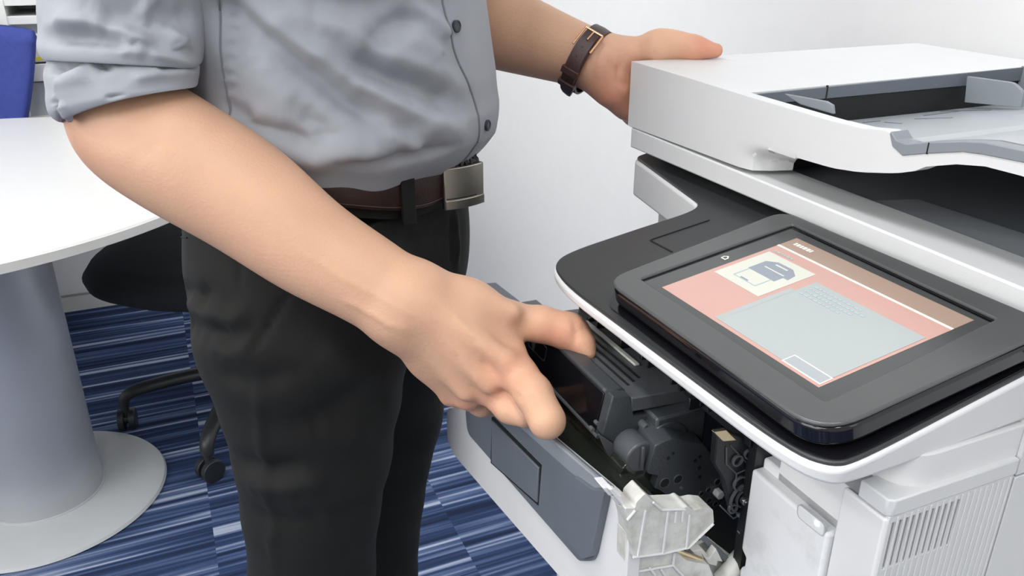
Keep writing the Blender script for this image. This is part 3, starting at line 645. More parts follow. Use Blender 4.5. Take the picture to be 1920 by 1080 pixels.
# ------------------------------------------------------------------ the person
from mathutils import Matrix
PL = np.array([-.21, .80, 0]); PE = empty('person', tuple(PL))
tag(PE, 'person in grey rolled-sleeve shirt and black trousers pulling a toner cartridge from the printer', 'person')
def adopt(o, root=PE):
    o.parent = root; o.matrix_parent_inverse = Matrix.Translation(-Vector(root.location)); return o
fy = math.radians(30); FW = np.array([math.cos(fy), -math.sin(fy), 0]); LT = np.array([-math.sin(fy), -math.cos(fy), 0]); UP = np.array([0, 0, 1.])
def pr(p0, p1, k=.02):
    (x0, y0, d0, r0), (x1, y1, d1, r1) = p0, p1; return (W(x0, y0, d0), W(x1, y1, d1), r0*d0/F, r1*d1/F, k)
def chain(ps, k=.02): return [pr(ps[i], ps[i+1], k) for i in range(len(ps)-1)]
prims = []
def limb(ps, k=.006, m=5):
    P = smooth_path([np.array(q, float) for q in ps], m); return chain([tuple(q) for q in P], k)
# near (right) arm and hand
prims += chain([(330, -190, .64, 92), (235, 30, .64, 90), (226, 205, .645, 90)], .02)
prims += limb([(232, 200, .648, 94), (254, 240, .648, 106), (335, 293, .648, 110), (455, 366, .65, 105), (577, 458, .65, 91), (690, 526, .65, 80), (762, 572, .65, 75)])
wr = (768, 576, .65, 66)
prims += chain([wr, (860, 604, .658, 58), (952, 662, .658, 36)], .018)            # index metacarpal
prims += chain([wr, (850, 644, .66, 50), (920, 728, .664, 29)], .018)
prims += chain([wr, (822, 660, .668, 42), (876, 740, .674, 24)], .016)
prims += chain([wr, (802, 666, .676, 33), (843, 738, .684, 20)], .014)
prims += chain([(790, 560, .66, 56), (878, 573, .668, 42), (955, 598, .675, 32)], .016)   # thumb side
IDX = [(966, 690, .648, 33), (1000, 738, .624, 34), (1026, 789, .600, 36.5)]
prims += chain(IDX, .007)
prims += [(W(956, 690, .642), W(970, 702, .640), .0105, .0105, .012)]
prims += chain([(922, 736, .660, 28), (956, 766, .650, 27), (984, 780, .640, 23)], .006)
prims += chain([(878, 746, .678, 23), (903, 758, .69, 22), (928, 762, .715, 20)], .006)
prims += chain([(845, 742, .688, 19), (862, 746, .70, 18), (885, 748, .725, 16)], .006)
THM = [(960, 600, .674, 33), (1015, 608, .672, 32), (1064, 621, .672, 33), (1076, 630, .674, 29)]
prims += chain(THM, .008)
prims += chain([(1078, 628, .672, 29), (1095, 645, .664, 20), (1106, 664, .660, 12)], .007)
# tendons and knuckles under the skin of the back of the hand
for a, b in (((800, 575, .628, 18), (945, 672, .632, 18)), ((800, 600, .630, 16), (915, 722, .640, 16)), ((795, 625, .636, 14), (872, 738, .652, 14)), ((860, 545, .655, 16), (960, 585, .655, 16))):
    prims += [(W(*a[:3]), W(*b[:3]), a[3]*a[2]/F, b[3]*b[2]/F, .012)]
# far (left) arm and hand on the corner of the lid
shF = np.array([-.10, .985, 1.40])
prims += [(shF, W(800, 10, .965), .050, .046, .02)]
prims += limb([(800, 10, .965, 78), (880, 34, .945, 77), (960, 60, .925, 70), (1040, 88, .90, 59), (1100, 108, .88, 51), (1125, 114, .88, 46)])
prims += chain([(1125, 112, .88, 43), (1170, 106, .885, 31), (1232, 90, .868, 23)], .014)
prims += chain([(1122, 126, .88, 40), (1150, 163, .885, 34), (1178, 192, .90, 28), (1200, 212, .93, 24)], .014)
prims += chain([(1135, 120, .885, 36), (1190, 130, .93, 26)], .014)+chain([(1135, 140, .885, 34), (1200, 165, .935, 26)], .014)
prims += chain([(1228, 88, .868, 27), (1240, 84, .868, 24), (1268, 85, .868, 21.5), (1302, 90, .866, 19.5), (1342, 95, .866, 14)], .012)
for i, zz in enumerate((1.082, 1.062, 1.044, 1.028)):
    a = wor((-.030, .05+.002*i, zz-.002)); b = wor((-.018, .095-.004*i, zz-.004)); c_ = wor((-.0135, .14-.008*i, zz-.008)); 
    prims += [(W(1192, 140+i*24, .925), a, .013, .0105, .015), (a, b, .0105, .0098, .006), (b, c_, .0098, .0085, .006)]
# trunk, shoulders, neck and head (above the frame)
shN = np.array([-.235, .655, 1.395])
prims += [(shN, W(330, -190, .62), .060, .045, .04), (shN, shF, .062, .062, .06), (np.array([-.17, .82, 1.12]), np.array([-.15, .82, 1.36]), .09, .10, .06),
          (np.array([-.15, .82, 1.42]), np.array([-.11, .81, 1.53]), .055, .052, .05), (np.array([-.085, .80, 1.61]), np.array([-.10, .805, 1.655]), .080, .088, .05),
          (np.array([-.045, .78, 1.565]), np.array([-.035, .773, 1.56]), .040, .036, .05)]
hc = np.array([-.085, .80, 1.63])
prims += [(hc+FW*.085+UP*.008, hc+FW*.104-UP*.018, .009, .012, .012), (hc+FW*.082-UP*.045-LT*.012, hc+FW*.082-UP*.045+LT*.012, .010, .010, .01)]
for s_ in (-1, 1): prims += [(hc+LT*s_*.080-FW*.005+UP*.012, hc+LT*s_*.083-FW*.008-UP*.02, .010, .008, .008), (hc+LT*s_*.03+FW*.080+UP*.02, hc+LT*s_*.012+FW*.084+UP*.02, .010, .010, .01)]
prims += [(hc-UP*.02+FW*.05, hc-UP*.05+FW*.06, .045, .035, .03)]
V, Q = sdf_mesh(prims, .0024)
body = mesh_np('body', V, Q, 'skin', lap=3); adopt(body)
V = verts(body)
fl = np.zeros(len(V))
for (x, y, d, w_, a_) in ((958, 696, .64, .022, .55), (925, 742, .66, .018, .6), (880, 752, .67, .014, .5), (846, 745, .68, .012, .45), (1028, 800, .635, .018, .35), (1095, 655, .685, .018, 1.0), (1050, 640, .66, .024, .55), (1085, 612, .66, .012, .3), (1320, 92, .86, .02, .75), (1345, 95, .86, .02, .7), (1290, 98, .86, .015, .45), (1150, 185, .87, .035, .75), (1185, 225, .9, .03, .6), (1175, 120, .87, .02, .35), (160, 270, .63, .03, .25)):
    c_ = W(x, y, d); fl = np.maximum(fl, a_*np.exp(-((V-c_)**2).sum(1)/w_**2))
at = body.data.attributes.new('flush', 'FLOAT', 'POINT'); at.data.foreach_set('value', fl)
# creases and veins: shallow real relief
sink(body, [([(1069, 588), (1078, 622), (1072, 652)], -.0009, .0016), ([(1076, 592), (1084, 624), (1078, 650)], -.0007, .0014),
            ([(950, 580), (972, 612), (985, 640)], -.0008, .004), ([(960, 735), (978, 748), (1000, 735)], -.0008, .002), ([(900, 765), (930, 748), (945, 762)], -.001, .003),
            ([(770, 545), (850, 590), (900, 640), (930, 690)], .0009, .003), ([(830, 625), (880, 690), (905, 730)], .0009, .0028), ([(640, 560), (700, 590), (760, 625)], .0011, .003), ([(560, 470), (660, 530), (720, 560), (790, 600)], .0007, .003),
            ([(1128, 60), (1122, 110), (1106, 165)], -.0012, .003), ([(1160, 120), (1158, 150), (1180, 165)], -.0022, .004), ([(1140, 110), (1150, 140)], -.0015, .003), ([(1285, 72), (1292, 104)], -.0008, .003), ([(1155, 165), (1170, 190), (1184, 215)], -.001, .004),
            ([(280, 160), (330, 210), (420, 250)], .0015, .018), ([(150, 240), (240, 260), (300, 300)], -.0012, .010)])
# head hair, eyes, lips: outside the frame, kept simple
hv, hq = sdf_mesh([(hc+UP*.035-FW*.012, hc+UP*.03-FW*.03, .090, .088, .03), (hc-FW*.04+UP*.0, hc-FW*.045-UP*.03, .07, .05, .03)], .005)
adopt(mesh_np('hair', hv, hq, 'black'))
for s_ in (-1, 1):
    p = hc+FW*.087+LT*s_*.031+UP*.004; ev_, eq_ = sdf_mesh([(p, p+LT*.001, .0085, .0085, .01)], .0022); adopt(mesh_np('eye', ev_, eq_, 'white'))

# shirt trunk
ZT = [.97, 1.000, 1.020, 1.045, 1.07, 1.10, 1.17, 1.28, 1.36, 1.41, 1.44, 1.465]
CXT = [-.190, -.186, -.176, -.167, -.164, -.165, -.169, -.160, -.150, -.148, -.148, -.146]
AT = [.128, .130, .134, .139, .141, .140, .132, .125, .115, .095, .075, .058]
BT = [.150, .152, .156, .160, .160, .160, .160, .172, .180, .165, .115, .060]
def trunk(z, th, off=0):
    cx_, a_, b_ = (float(np.interp(z, ZT, q)) for q in (CXT, AT, BT)); c_, s_ = math.cos(th), math.sin(th); e = .92
    return np.array([cx_, .805, z])+FW*(a_+off)*math.copysign(abs(c_)**e, c_)+LT*(b_+off)*math.copysign(abs(s_)**e, s_)
def zbelt(th):
    q = abs((th+math.radians(20)+PI) % (2*PI)-PI); t = min(max((q-.30)/1.1, 0), 1); return 1.005+.028*t*t*(3-2*t)
NT, NZ = 260, 190
zz = list(np.linspace(0, 1, NZ)); rings = []
for k in zz:
    r_ = []
    for j in range(NT):
        th = 2*PI*j/NT; zb = zbelt(th)-.012; z = zb+(1.465-zb)*k**1.05
        hang = math.exp(-((z-zb-.060)/.020)**2)*.005 - .009*math.exp(-((z-zb)/.030)**4)
        hang *= 1+.35*math.sin(5*th+1)+.2*math.sin(11*th)
        r_.append(trunk(z, th, hang))
    rings.append(r_)
bm = bmesh.new(); add_loft(bm, rings); shirt = adopt(finish('shirt', bm, 'shirt', ang=180))
sink(shirt, [([(400, 10), (440, 20), (555, 112), (650, 187), (768, 262)], -0.0123, .010), ([(430, 0), (560, 85), (690, 170), (790, 228), (862, 246)], 0.0123, .010),
    ([(640, 110), (720, 140), (807, 170), (860, 200)], -0.0123, .011), ([(520, 20), (600, 30), (652, 50), (690, 90), (780, 130), (860, 160)], 0.0087, .012), ([(692, 92), (730, 52), (800, 22)], -0.0116, .009),
    ([(430, 190), (460, 235), (535, 255), (600, 282)], -0.0101, .009), ([(380, 5), (430, 60), (470, 100)], -0.0087, .016), ([(768, 8), (815, 40), (842, 70)], 0.0072, .007), ([(560, 6), (650, 16), (750, 2)], -0.0087, .012),
    ([(640, 305), (700, 308), (770, 292), (850, 275)], -0.0072, .006), ([(560, 300), (650, 285), (730, 285)], 0.0087, .012), ([(560, 200), (600, 240), (620, 270)], -0.0058, .007), ([(700, 215), (770, 270), (790, 285)], 0.0072, .007),
    ([(480, 110), (500, 160), (560, 200)], 0.0043, .012), ([(760, 60), (800, 90), (830, 110)], 0.0043, .01)]
    +[([(412+i*.8, 24+i*13), (428+i*.8, 20+i*13)], -.0016 if i % 2 else .0014, .003) for i in range(14)])
G = verts(shirt).reshape(NZ, NT, 3); GN = vnorm(shirt).reshape(NZ, NT, 3)
if ((G-G.reshape(-1, 3).mean(0))*GN).sum() < 0: GN = -GN
# front placket: follows the cloth
ly = [-200, 0, 30, 60, 100, 150, 190, 250, 280, 306, 330]; lx = [818, 829, 838, 846, 852, 874, 893, 900, 888, 862, 845]
bm = bmesh.new(); rows = []; raw = []
for i in range(9, NZ):
    js = np.arange(-24, 40); P = G[i][js % NT]; px, py, d = projv(P); t = px-np.interp(py, ly, lx)
    cr = [k for k in range(len(js)-1) if t[k] > 0 >= t[k+1] and js[k] > -12]
    raw.append(js[cr[0]]+t[cr[0]]/(t[cr[0]]-t[cr[0]+1]) if cr else np.nan)
raw = np.array(raw); ok_ = ~np.isnan(raw); raw = np.interp(np.arange(len(raw)), np.where(ok_)[0], raw[ok_]); kk = np.exp(-(np.arange(-12, 13)/6.)**2); kk /= kk.sum()
sm = np.convolve(np.pad(raw, 12, mode='edge'), kk, mode='valid')
for i in range(9, NZ):
    lastj = sm[i-9]
    row = []
    for q in range(9):
        jj = lastj-q*1.35; j0 = math.floor(jj); f_ = jj-j0
        p = G[i][j0 % NT]*(1-f_)+G[i][(j0+1) % NT]*f_; n_ = GN[i][j0 % NT]; row.append(p+n_*(.0022 if q else .0004))
    rows.append(row)
add_loft(bm, rows, closed=False); pk = finish('placket', bm, 'shirt', shirt, ang=60)
bm = bmesh.new(); add_tube(bm, [np.array(r[0])+np.array([-.0004, -.0006, 0]) for r in rows], .0011, 6); finish('placket_edge', bm, 'shirtseam', shirt)
for bx_, by_ in ((857, 48), (914, 234)):
    best = None
    for r in rows:
        for p in r:
            x, y, d = projv(np.array([p])); e = (x[0]-bx_)**2+(y[0]-by_)**2
            if best is None or e < best[0]: best = (e, p)
    p = np.array(best[1]); n_ = p-np.array([-.158, .805, p[2]]); n_ /= np.linalg.norm(n_)
    bm = bmesh.new(); add_loft(bm, [circ(p, n_, .0052, 20), circ(p+n_*.0026, n_, .0054, 20), circ(p+n_*.0030, n_, .0044, 20), circ(p+n_*.0022, n_, .0038, 20)], True, True); bt = finish('shirt_button', bm, 'button', shirt)
# side seam
j0 = 0; pth = []
for i in range(10, NZ, 4):
    px, py, d = projv(G[i]); k = np.argmin(np.abs(px-np.interp(py, [-300, 0, 100, 220, 300], [380, 408, 416, 430, 440]))+(((CAM-G[i])*GN[i]).sum(1) < 0)*1e4); pth.append(G[i][k]+GN[i][k]*.0004)
bm = bmesh.new(); add_tube(bm, pth, .0008, 5); finish('side_seam', bm, 'shirtseam', shirt)

# sleeves
def tube_rings(spec, n, bow=0, k=.9):
    out = []
    for (lx_, ly_, rx_, ry_, d, bw) in spec:
        a, b = W(lx_, ly_, d), W(rx_, ry_, d); c_ = (a+b)/2; e1 = (b-a)/2; nrm = np.cross(e1/np.linalg.norm(e1), UP); 
        nrm = np.array([0, -1., 0])-e1*(np.array([0, -1., 0])@e1)/(e1@e1); nrm /= np.linalg.norm(nrm); R2 = np.linalg.norm(e1)*k
        out.append([c_+e1*math.cos(2*PI*i/n)+nrm*R2*math.sin(2*PI*i/n)+UP*bw*max(0, math.sin(2*PI*i/n))**1.5 for i in range(n)])
    return out
def dens(spec, m):
    P = smooth_path([np.array(s, float) for s in spec], m); return [tuple(p) for p in P]
NS = 150
sl_ = dens([(215, -430, 500, -520, .60, 0), (120, -230, 405, -280, .61, 0), (92, -90, 388, -100, .625, 0), (84, 0, 381, 0, .63, 0), (86, 50, 379, 45, .63, .0), (86, 84, 376, 96, .63, .004), (98, 108, 371, 122, .63, .006), (112, 106, 362, 120, .63, .006)], 12)
bm = bmesh.new(); add_loft(bm, tube_rings(sl_, NS)); slv = finish('sleeve', bm, 'shirt', shirt, ang=180)
sink(slv, [([(105, 68), (150, 64), (200, 70), (238, 84)], -.010, .0065), ([(90, 50), (150, 48), (215, 55), (262, 70), (258, 86)], .0065, .0065), ([(160, 36), (230, 24), (290, 46), (325, 75)], -.010, .011), ([(252, 8), (290, 36), (335, 72), (345, 90)], .008, .007), ([(275, 16), (330, 34), (365, 28)], -.007, .010), ([(100, 26), (150, 36), (200, 30)], .004, .008), ([(158, 0), (164, 40)], -.002, .002), ([(200, 92), (290, 104), (368, 120)], .004, .004)])
cf = dens([(114, 92, 362, 98, .632, .004), (103, 108, 366, 116, .63, .005), (95, 135, 369, 130, .63, .006), (97, 165, 369, 143, .63, .006), (97, 190, 368, 152, .63, .007), (103, 214, 367, 160, .63, .008), (124, 230, 365, 163, .63, .008), (132, 216, 358, 156, .63, .008), (128, 190, 354, 140, .63, .006)], 10)
bm = bmesh.new(); add_loft(bm, tube_rings(cf, NS, k=.86)); cuff = finish('rolled_cuff', bm, 'shirt', shirt, ang=180)
sink(cuff, [([(150, 110), (130, 120), (112, 128), (104, 140)], -0.0081, .006), ([(150, 90), (200, 92), (290, 96), (300, 108)], 0.0068, .007), ([(180, 130), (200, 108), (260, 98), (295, 104)], -0.0081, .007), ([(98, 193), (160, 188), (230, 178)], -0.0038, .0018), ([(240, 155), (300, 138), (368, 132)], 0.0041, .005), ([(290, 128), (366, 120)], -0.0041, .005), ([(104, 195), (112, 215), (122, 230)], -0.0054, .003), ([(112, 196), (120, 212), (132, 226)], 0.0041, .003), ([(100, 150), (130, 150), (160, 130)], 0.0054, .01)])
sv_, sq_ = sdf_mesh([(shN+UP*.01, W(262, -185, .62), .082, .069, .02), (shN-LT*.09+UP*.015, shN+UP*.01, .070, .080, .05), (shF+LT*.10+UP*.01, shF+UP*.005, .066, .070, .05)], .006)
mesh_np('shoulder_yoke', sv_, sq_, 'shirt', shirt)
fsl = [circ(p, ax, r, 60) for p, ax, r in ((shF+np.array([0, -.05, .03]), (.2, 1, -.6), .07), (shF, (.1, .3, -1), .075), (shF*.6+W(800, 10, .965)*.4, (.1, .05, -1), .070), (shF*.25+W(800, 10, .965)*.75, (.1, .05, -1), .066))]
bm = bmesh.new(); add_loft(bm, fsl); finish('far_sleeve', bm, 'shirt', shirt, ang=180)
bm = bmesh.new(); add_loft(bm, [circ((-.146+.01*k, .805, 1.455+.012*k), (.2, 0, 1), .062-.003*k, 40) for k in range(4)]); finish('collar', bm, 'shirt', shirt, ang=180)

# trousers
tp_ = []
Cw = np.array([-.184, .803, 0])
tp_ += [(Cw-LT*.045+UP*.965, Cw+LT*.045+UP*.965, .1110, .1110, .02), (Cw-LT*.045+UP*.90, Cw+LT*.045+UP*.90, .113, .113, .03)]
def legs(ps): return [(np.array(ps[i][:3]), np.array(ps[i+1][:3]), ps[i][3], ps[i+1][3], .010) for i in range(len(ps)-1)]
tp_ += legs([(-.205, .735, .92, .108), (-.205, .722, .86, .104), (-.2045, .715, .80, .0895), (-.2075, .712, .73, .080), (-.216, .712, .66, .072), (-.224, .712, .57, .068), (-.230, .71, .10, .068)])
tp_ += legs([(-.165, .86, .90, .106), (-.170, .885, .76, .096), (-.176, .90, .66, .085), (-.193, .905, .52, .071), (-.205, .91, .38, .067), (-.21, .915, .10, .066)])
V, Q = sdf_mesh(tp_, .0045)
k = V[:, 2] < 1.008; V[:, 2] = np.minimum(V[:, 2], .985)
tr = adopt(mesh_np('trousers', V, Q, 'trouser', lap=2))
sink(tr, [([(350, 570), (380, 590), (430, 600), (470, 585)], .007, .010), ([(345, 600), (385, 625), (440, 640)], -.008, .012), ([(340, 540), (370, 560), (400, 545)], -.006, .008), ([(385, 640), (430, 660), (490, 650)], .006, .010), ([(400, 700), (470, 720), (560, 700)], -.005, .012),
          ([(447, 480), (449, 545)], -.002, .0025), ([(545, 545), (500, 620), (470, 665)], -.0035, .0025), ([(480, 680), (485, 800), (510, 1000), (515, 1080)], .003, .006), ([(440, 860), (500, 880), (580, 870)], -.006, .012), ([(455, 905), (520, 915), (640, 900)], .006, .012), ([(700, 690), (640, 760), (560, 800)], -.006, .014), ([(740, 720), (690, 800), (620, 850)], .005, .014), ([(470, 960), (560, 980), (690, 950)], -.005, .012), ([(600, 640), (660, 700), (720, 720)], .005, .014), ([(640, 400), (700, 440), (780, 450), (860, 430)], -.003, .010), ([(855, 400), (858, 500)], .003, .004), ([(845, 400), (848, 500)], -.002, .003)])
bm = bmesh.new()
wb = []
for off, dz in ((.0, -.026), (.003, -.026), (.003, .012), (.0, .012)): wb.append([trunk(.97, 2*PI*j/120, off-.004)+UP*(zbelt(2*PI*j/120)-.97+dz) for j in range(120)])
add_loft(bm, wb); finish('waistband', bm, 'trouser', tr, ang=50)
def on(z, th, off): return trunk(.985, th, off)+UP*(z-.985)
bm = bmesh.new(); NB = 160; rg = []
for off, dz in ((.000, -.0165), (.0035, -.0165), (.0045, -.012), (.0045, .012), (.0035, .0165), (.000, .0165)): rg.append([on(zbelt(2*PI*j/NB)+dz, 2*PI*j/NB, off) for j in range(NB)])
rg.append(rg[0]); add_loft(bm, rg); belt = adopt(finish('belt', bm, 'belt', ang=50))
bm = bmesh.new(); add_tube(bm, [on(zbelt(2*PI*j/NB)-.0135, 2*PI*j/NB, .0046) for j in range(NB+1)], .0006, 5); finish('belt_stitching', bm, 'leather', belt)
def band_patch(name, th0, th1, z0, z1, off0, off1, m, parent, n=10, bev=.0008):
    bm = bmesh.new(); rg = []
    for i in range(n+1):
        th = th0+(th1-th0)*i/n; zb = zbelt(th); rg.append([on(zb+z0, th, off0), on(zb+z0, th, off1), on(zb+z1, th, off1), on(zb+z1, th, off0)])
    add_loft(bm, rg, True, True); return finish(name, bm, m, parent, bev)
for th in (math.radians(13), math.radians(140), math.radians(-40), math.radians(-120), math.radians(200)): band_patch('belt_loop', th-.05, th+.05, -.030, .022, .0040, .0075, 'trouser', tr)
BKF = math.radians(-52); BKN = math.radians(-9)
thb = math.radians(-9); pB = on(zbelt(thb)-.002, thb, .018); tB = on(.99, thb+.05, 0)-on(.99, thb-.05, 0); tB /= np.linalg.norm(tB); nB = FW*math.cos(.42)+LT*math.sin(.42); tB = np.cross(UP, nB)
def bpt(u, v, w): return pB+tB*u+UP*v+nB*(w-.35*u*u/.05)
def bplate(name, u0, u1, v0, v1, w0, w1, m, parent, bev=.0008):
    bm = bmesh.new(); rg = []
    for i in range(9):
        u = u0+(u1-u0)*i/8; rg.append([bpt(u, v0, w0), bpt(u, v0, w1), bpt(u, v1, w1), bpt(u, v1, w0)])
    add_loft(bm, rg, True, True); return finish(name, bm, m, parent, bev)
bk = bplate('buckle', -.022, .024, -.0235, .0175, -.002, .0035, 'nickel', belt, .001)
bplate('buckle_lower_bar', -.0215, .0235, -.0230, -.0140, .0035, .0050, 'nickel', bk, .0006)
bplate('buckle_groove', -.020, .014, -.0132, -.0122, .0035, .0037, 'dark', bk, 0)
bm = bmesh.new()
for i in range(7):
    u = -.018+i*.006; a = bpt(u, .016, -.003); add_tube(bm, [a, a+UP*.008-nB*.002, a+UP*(.011+.003*(i % 2))-nB*.006], .0023, 6)
add_tube(bm, [bpt(-.020, .018, -.005), bpt(.021, .018, -.005)], .0045, 8)
finish('buckle_clamp', bm, 'black', bk)
# pocket welt and button on the trousers
def near(o, x, y):
    V = verts(o); N_ = vnorm(o); px, py, d = projv(V); e = (px-x)**2+(py-y)**2+(((CAM-V)*N_).sum(1) < 0)*1e6; k = np.argmin(e); return V[k], N_[k]
pth = [near(tr, x, y) for x, y in ((322, 436), (336, 441), (352, 445))]
bm = bmesh.new(); add_tube(bm, [p+n_*.0006 for p, n_ in pth], .0008, 6); finish('pocket_welt', bm, 'trouser', tr)
# shoes
for (x, y) in ((-.238, .71), (-.210, .915)):
    f2 = np.array([x, y, 0]); v_, q_ = sdf_mesh([(f2+UP*.05-FW*.03, f2+UP*.035+FW*.07, .045, .036, .03), (f2+UP*.035+FW*.07, f2+UP*.03+FW*.17, .038, .028, .03)], .006); v_[:, 2] = np.maximum(v_[:, 2], .002)
    adopt(mesh_np('shoe', v_, q_, 'gloss'))

# wristwatch on the far wrist, seen from its buckle side
wc = W(1101, 112, .8795); wa = W(1125, 120, .88)-W(1040, 92, .90); wa = wa/np.linalg.norm(wa); wa = wa+np.array([.10, .0, -.28]); wa /= np.linalg.norm(wa)
_, wu, wv = frame(wa)
def wring(r, t, n=64, ra=1.0, rb=1.0): return [wc+wa*t+wu*r*ra*math.cos(2*PI*i/n)+wv*r*rb*math.sin(2*PI*i/n) for i in range(n)]
RW = .0345; bm = bmesh.new(); rg = [wring(RW, -.0095), wring(RW+.0025, -.0090), wring(RW+.0032, 0), wring(RW+.0025, .0090), wring(RW, .0095), wring(RW-.001, 0)]; rg.append(rg[0]); add_loft(bm, rg)
WT = adopt(finish('wristwatch', bm, 'leather', ang=50)); WT['label'] = 'brown leather watch strap with gold buckle'
def wpt(ang, r, t): return wc+wa*t+wu*r*math.cos(ang)+wv*r*math.sin(ang)
def wang(x, y):
    best = min(((projv(np.array([wpt(a, RW, 0)]))[0][0]-x)**2+(projv(np.array([wpt(a, RW, 0)]))[1][0]-y)**2+(1e5 if (wpt(a, RW, 0)-wc)@(CAM-wc) < 0 else 0), a) for a in np.linspace(0, 2*PI, 181)); return best[1]
a0, a1 = wang(1108, 62), wang(1082, 165)
if a1-a0 > PI: a1 -= 2*PI
if a0-a1 > PI: a1 += 2*PI
bm = bmesh.new(); rg = []
for i in range(15):
    t = i/14; a = a0+(a1-a0)*t*1.12; w_ = .0085*(1 if t < .72 else max(.05, 1-((t-.72)/.28)**1.6)); lift = .0032+.0016+ (.004*max(0, t-.7)/.3)
    rg.append([wpt(a, RW+lift-.0012, -w_), wpt(a, RW+lift+.001, -w_*.9), wpt(a, RW+lift+.0014, 0), wpt(a, RW+lift+.001, w_*.9), wpt(a, RW+lift-.0012, w_)])
add_loft(bm, rg, True, True); finish('strap_tail', bm, 'leather', WT)
ab = a0+(a1-a0)*.10; da = (a1-a0)*.16; r_ = RW+.0062
bm = bmesh.new(); q = [wpt(ab-da*.6, r_, -.0105), wpt(ab-da*.6, r_, .0105), wpt(ab+da, r_+.0005, .0105), wpt(ab+da, r_+.0005, -.0105)]
for i in range(3): add_tube(bm, [q[[3, 0, 1][i]], q[[0, 1, 2][i]]], .00125, 8)
add_tube(bm, [wpt(ab-da*.6, r_, 0), wpt(ab+da*.3, r_+.0012, 0)], .0010, 8)
finish('strap_buckle', bm, 'gold', WT)
for f_ in (.55, .74):
    bm = bmesh.new(); rg = []
    for i in range(5):
        a = a0+(a1-a0)*f_+.0; s_ = (i-2)/2
    c0, c1 = a0+(a1-a0)*(f_-.04), a0+(a1-a0)*(f_+.04)
    rg = [[wpt(c0, RW+.0025, t), wpt(c0, RW+.0074+.001*f_, t), wpt(c1, RW+.0074+.001*f_, t), wpt(c1, RW+.0025, t)] for t in (-.0100, .0100)]
    add_loft(bm, rg, True, True); finish('strap_keeper', bm, 'leather', WT, .0008)
for f_ in (.24, .36, .65): 
    p = wpt(a0+(a1-a0)*f_, RW+.0056, 0); n_ = (p-wc)/np.linalg.norm(p-wc); cyl('strap_hole', p, p+n_*.0009, .0010, 'dark', WT, 10)
p = wpt((a0+a1)/2+PI, RW+.002, 0); n_ = (p-wc)/np.linalg.norm(p-wc); cyl('watch_case', p, p+n_*.008, .018, 'gold', WT, 36, .001)

# ------------------------------------------------------------------ table, chairs, shelf unit
TB = empty('round_table', (-1.108, 1.579, 0)); tag(TB, 'round white meeting table on a thick silver pedestal with disc base', 'table')
ox, oy = -1.32+1.108, 1.745-1.579
lathe('tabletop', [(.60, .7055), (.676, .7060), (.688, .7085), (.690, .712), (.690, .7275), (.687, .7300), (.60, .7302)], 'table', TB, 128, (ox, oy))
lathe('edge_band', [(.6895, .7085), (.6912, .7095), (.6912, .7265), (.6895, .7275)], 'tabedge', TB, 128, (ox, oy))
lathe('mounting_plate', [(.10, .70), (.20, .70), (.20, .7056), (.10, .7056)], 'metal', TB, 48)
lathe('pedestal', [(.125, .020), (.125, .700)], 'column', TB, 96)
lathe('pedestal_collar', [(.125, .0175), (.1285, .0175), (.1285, .021), (.125, .0215)], 'base', TB, 96)
lathe('base_disc', [(.262, 0), (.266, .004), (.262, .010), (.238, .0175), (.08, .0180)], 'base', TB, 128)
def office_chair(name, label, l, rz, seat_z, m, back=None, nleg=5, rl=.27, legs0=0):
    t = empty(name, (l[0], l[1], 0), rz); tag(t, label, 'chair', None)
    bm = bmesh.new(); bmr = []
    n = 56
    for r, z in ((.0, -.035), (.16, -.045), (.25, -.036), (.285, -.012), (.290, .008), (.275, .032), (.22, .046), (.0, .050)):
        bmr.append([(r*1.16*math.copysign(abs(math.cos(2*PI*i/n))**.8, math.cos(2*PI*i/n)), r*math.copysign(abs(math.sin(2*PI*i/n))**.8, math.sin(2*PI*i/n)), seat_z+z) for i in range(n)])
    bmr[0] = [(p[0]*.001, p[1]*.001, seat_z-.035) for p in bmr[1]]; bmr[-1] = [(p[0]*.001, p[1]*.001, seat_z+.05) for p in bmr[1]]
    add_loft(bm, bmr, True, True); finish('seat', bm, m, t, ang=180)
    cyl('gas_column', (0, 0, .10), (0, 0, seat_z-.04), .026, 'chairp', t); cyl('hub', (0, 0, .075), (0, 0, .16), .045, 'chairp', t, 32, .006)
    for i in range(nleg):
        a = legs0+2*PI*i/nleg; c_, s_ = math.cos(a), math.sin(a); u = np.array([c_, s_, 0]); w_ = np.array([-s_, c_, 0])
        P = smooth_path([u*.03+UP*.13, u*.12+UP*.135, u*(rl-.06)+UP*.118, u*(rl-.01)+UP*.10, u*rl+UP*.072], 5); rg = []
        for k_, p in enumerate(P):
            ww = .024-.008*k_/len(P); hh = .019-.006*k_/len(P); tt = P[min(k_+1, len(P)-1)]-P[max(k_-1, 0)]; tt /= np.linalg.norm(tt); nn = np.cross(w_, tt)
            rg.append([p+w_*ww*math.cos(q)+nn*hh*math.sin(q) for q in np.linspace(0, 2*PI, 15)[:-1]])
        bm = bmesh.new(); add_loft(bm, rg, True, True); lg = finish('leg', bm, 'chairp', t, ang=60)
        cpos = u*rl+UP*.029; tw = a+.9*i; ta = np.array([math.cos(tw), math.sin(tw), 0]); ca = empty('x', (0, 0, 0)) if 0 else None
        bm = bmesh.new(); add_cyl(bm, cpos-ta*.022, cpos-ta*.006, .029, 28); add_cyl(bm, cpos+ta*.006, cpos+ta*.022, .029, 28); add_cyl(bm, cpos-ta*.020, cpos+ta*.020, .012, 16); add_cyl(bm, cpos+UP*.01, cpos+UP*.05, .010, 14)
        finish('caster', bm, 'chairp', lg, .002)
    return t
hubx, huby = -.735, 1.965; l0 = math.atan2(1.87-huby, -1.04-hubx)
office_chair('office_chair', 'black swivel office chair on casters behind the person, beside the round table', (hubx, huby), 0, .455, 'blackfab', legs0=l0, rl=.318)
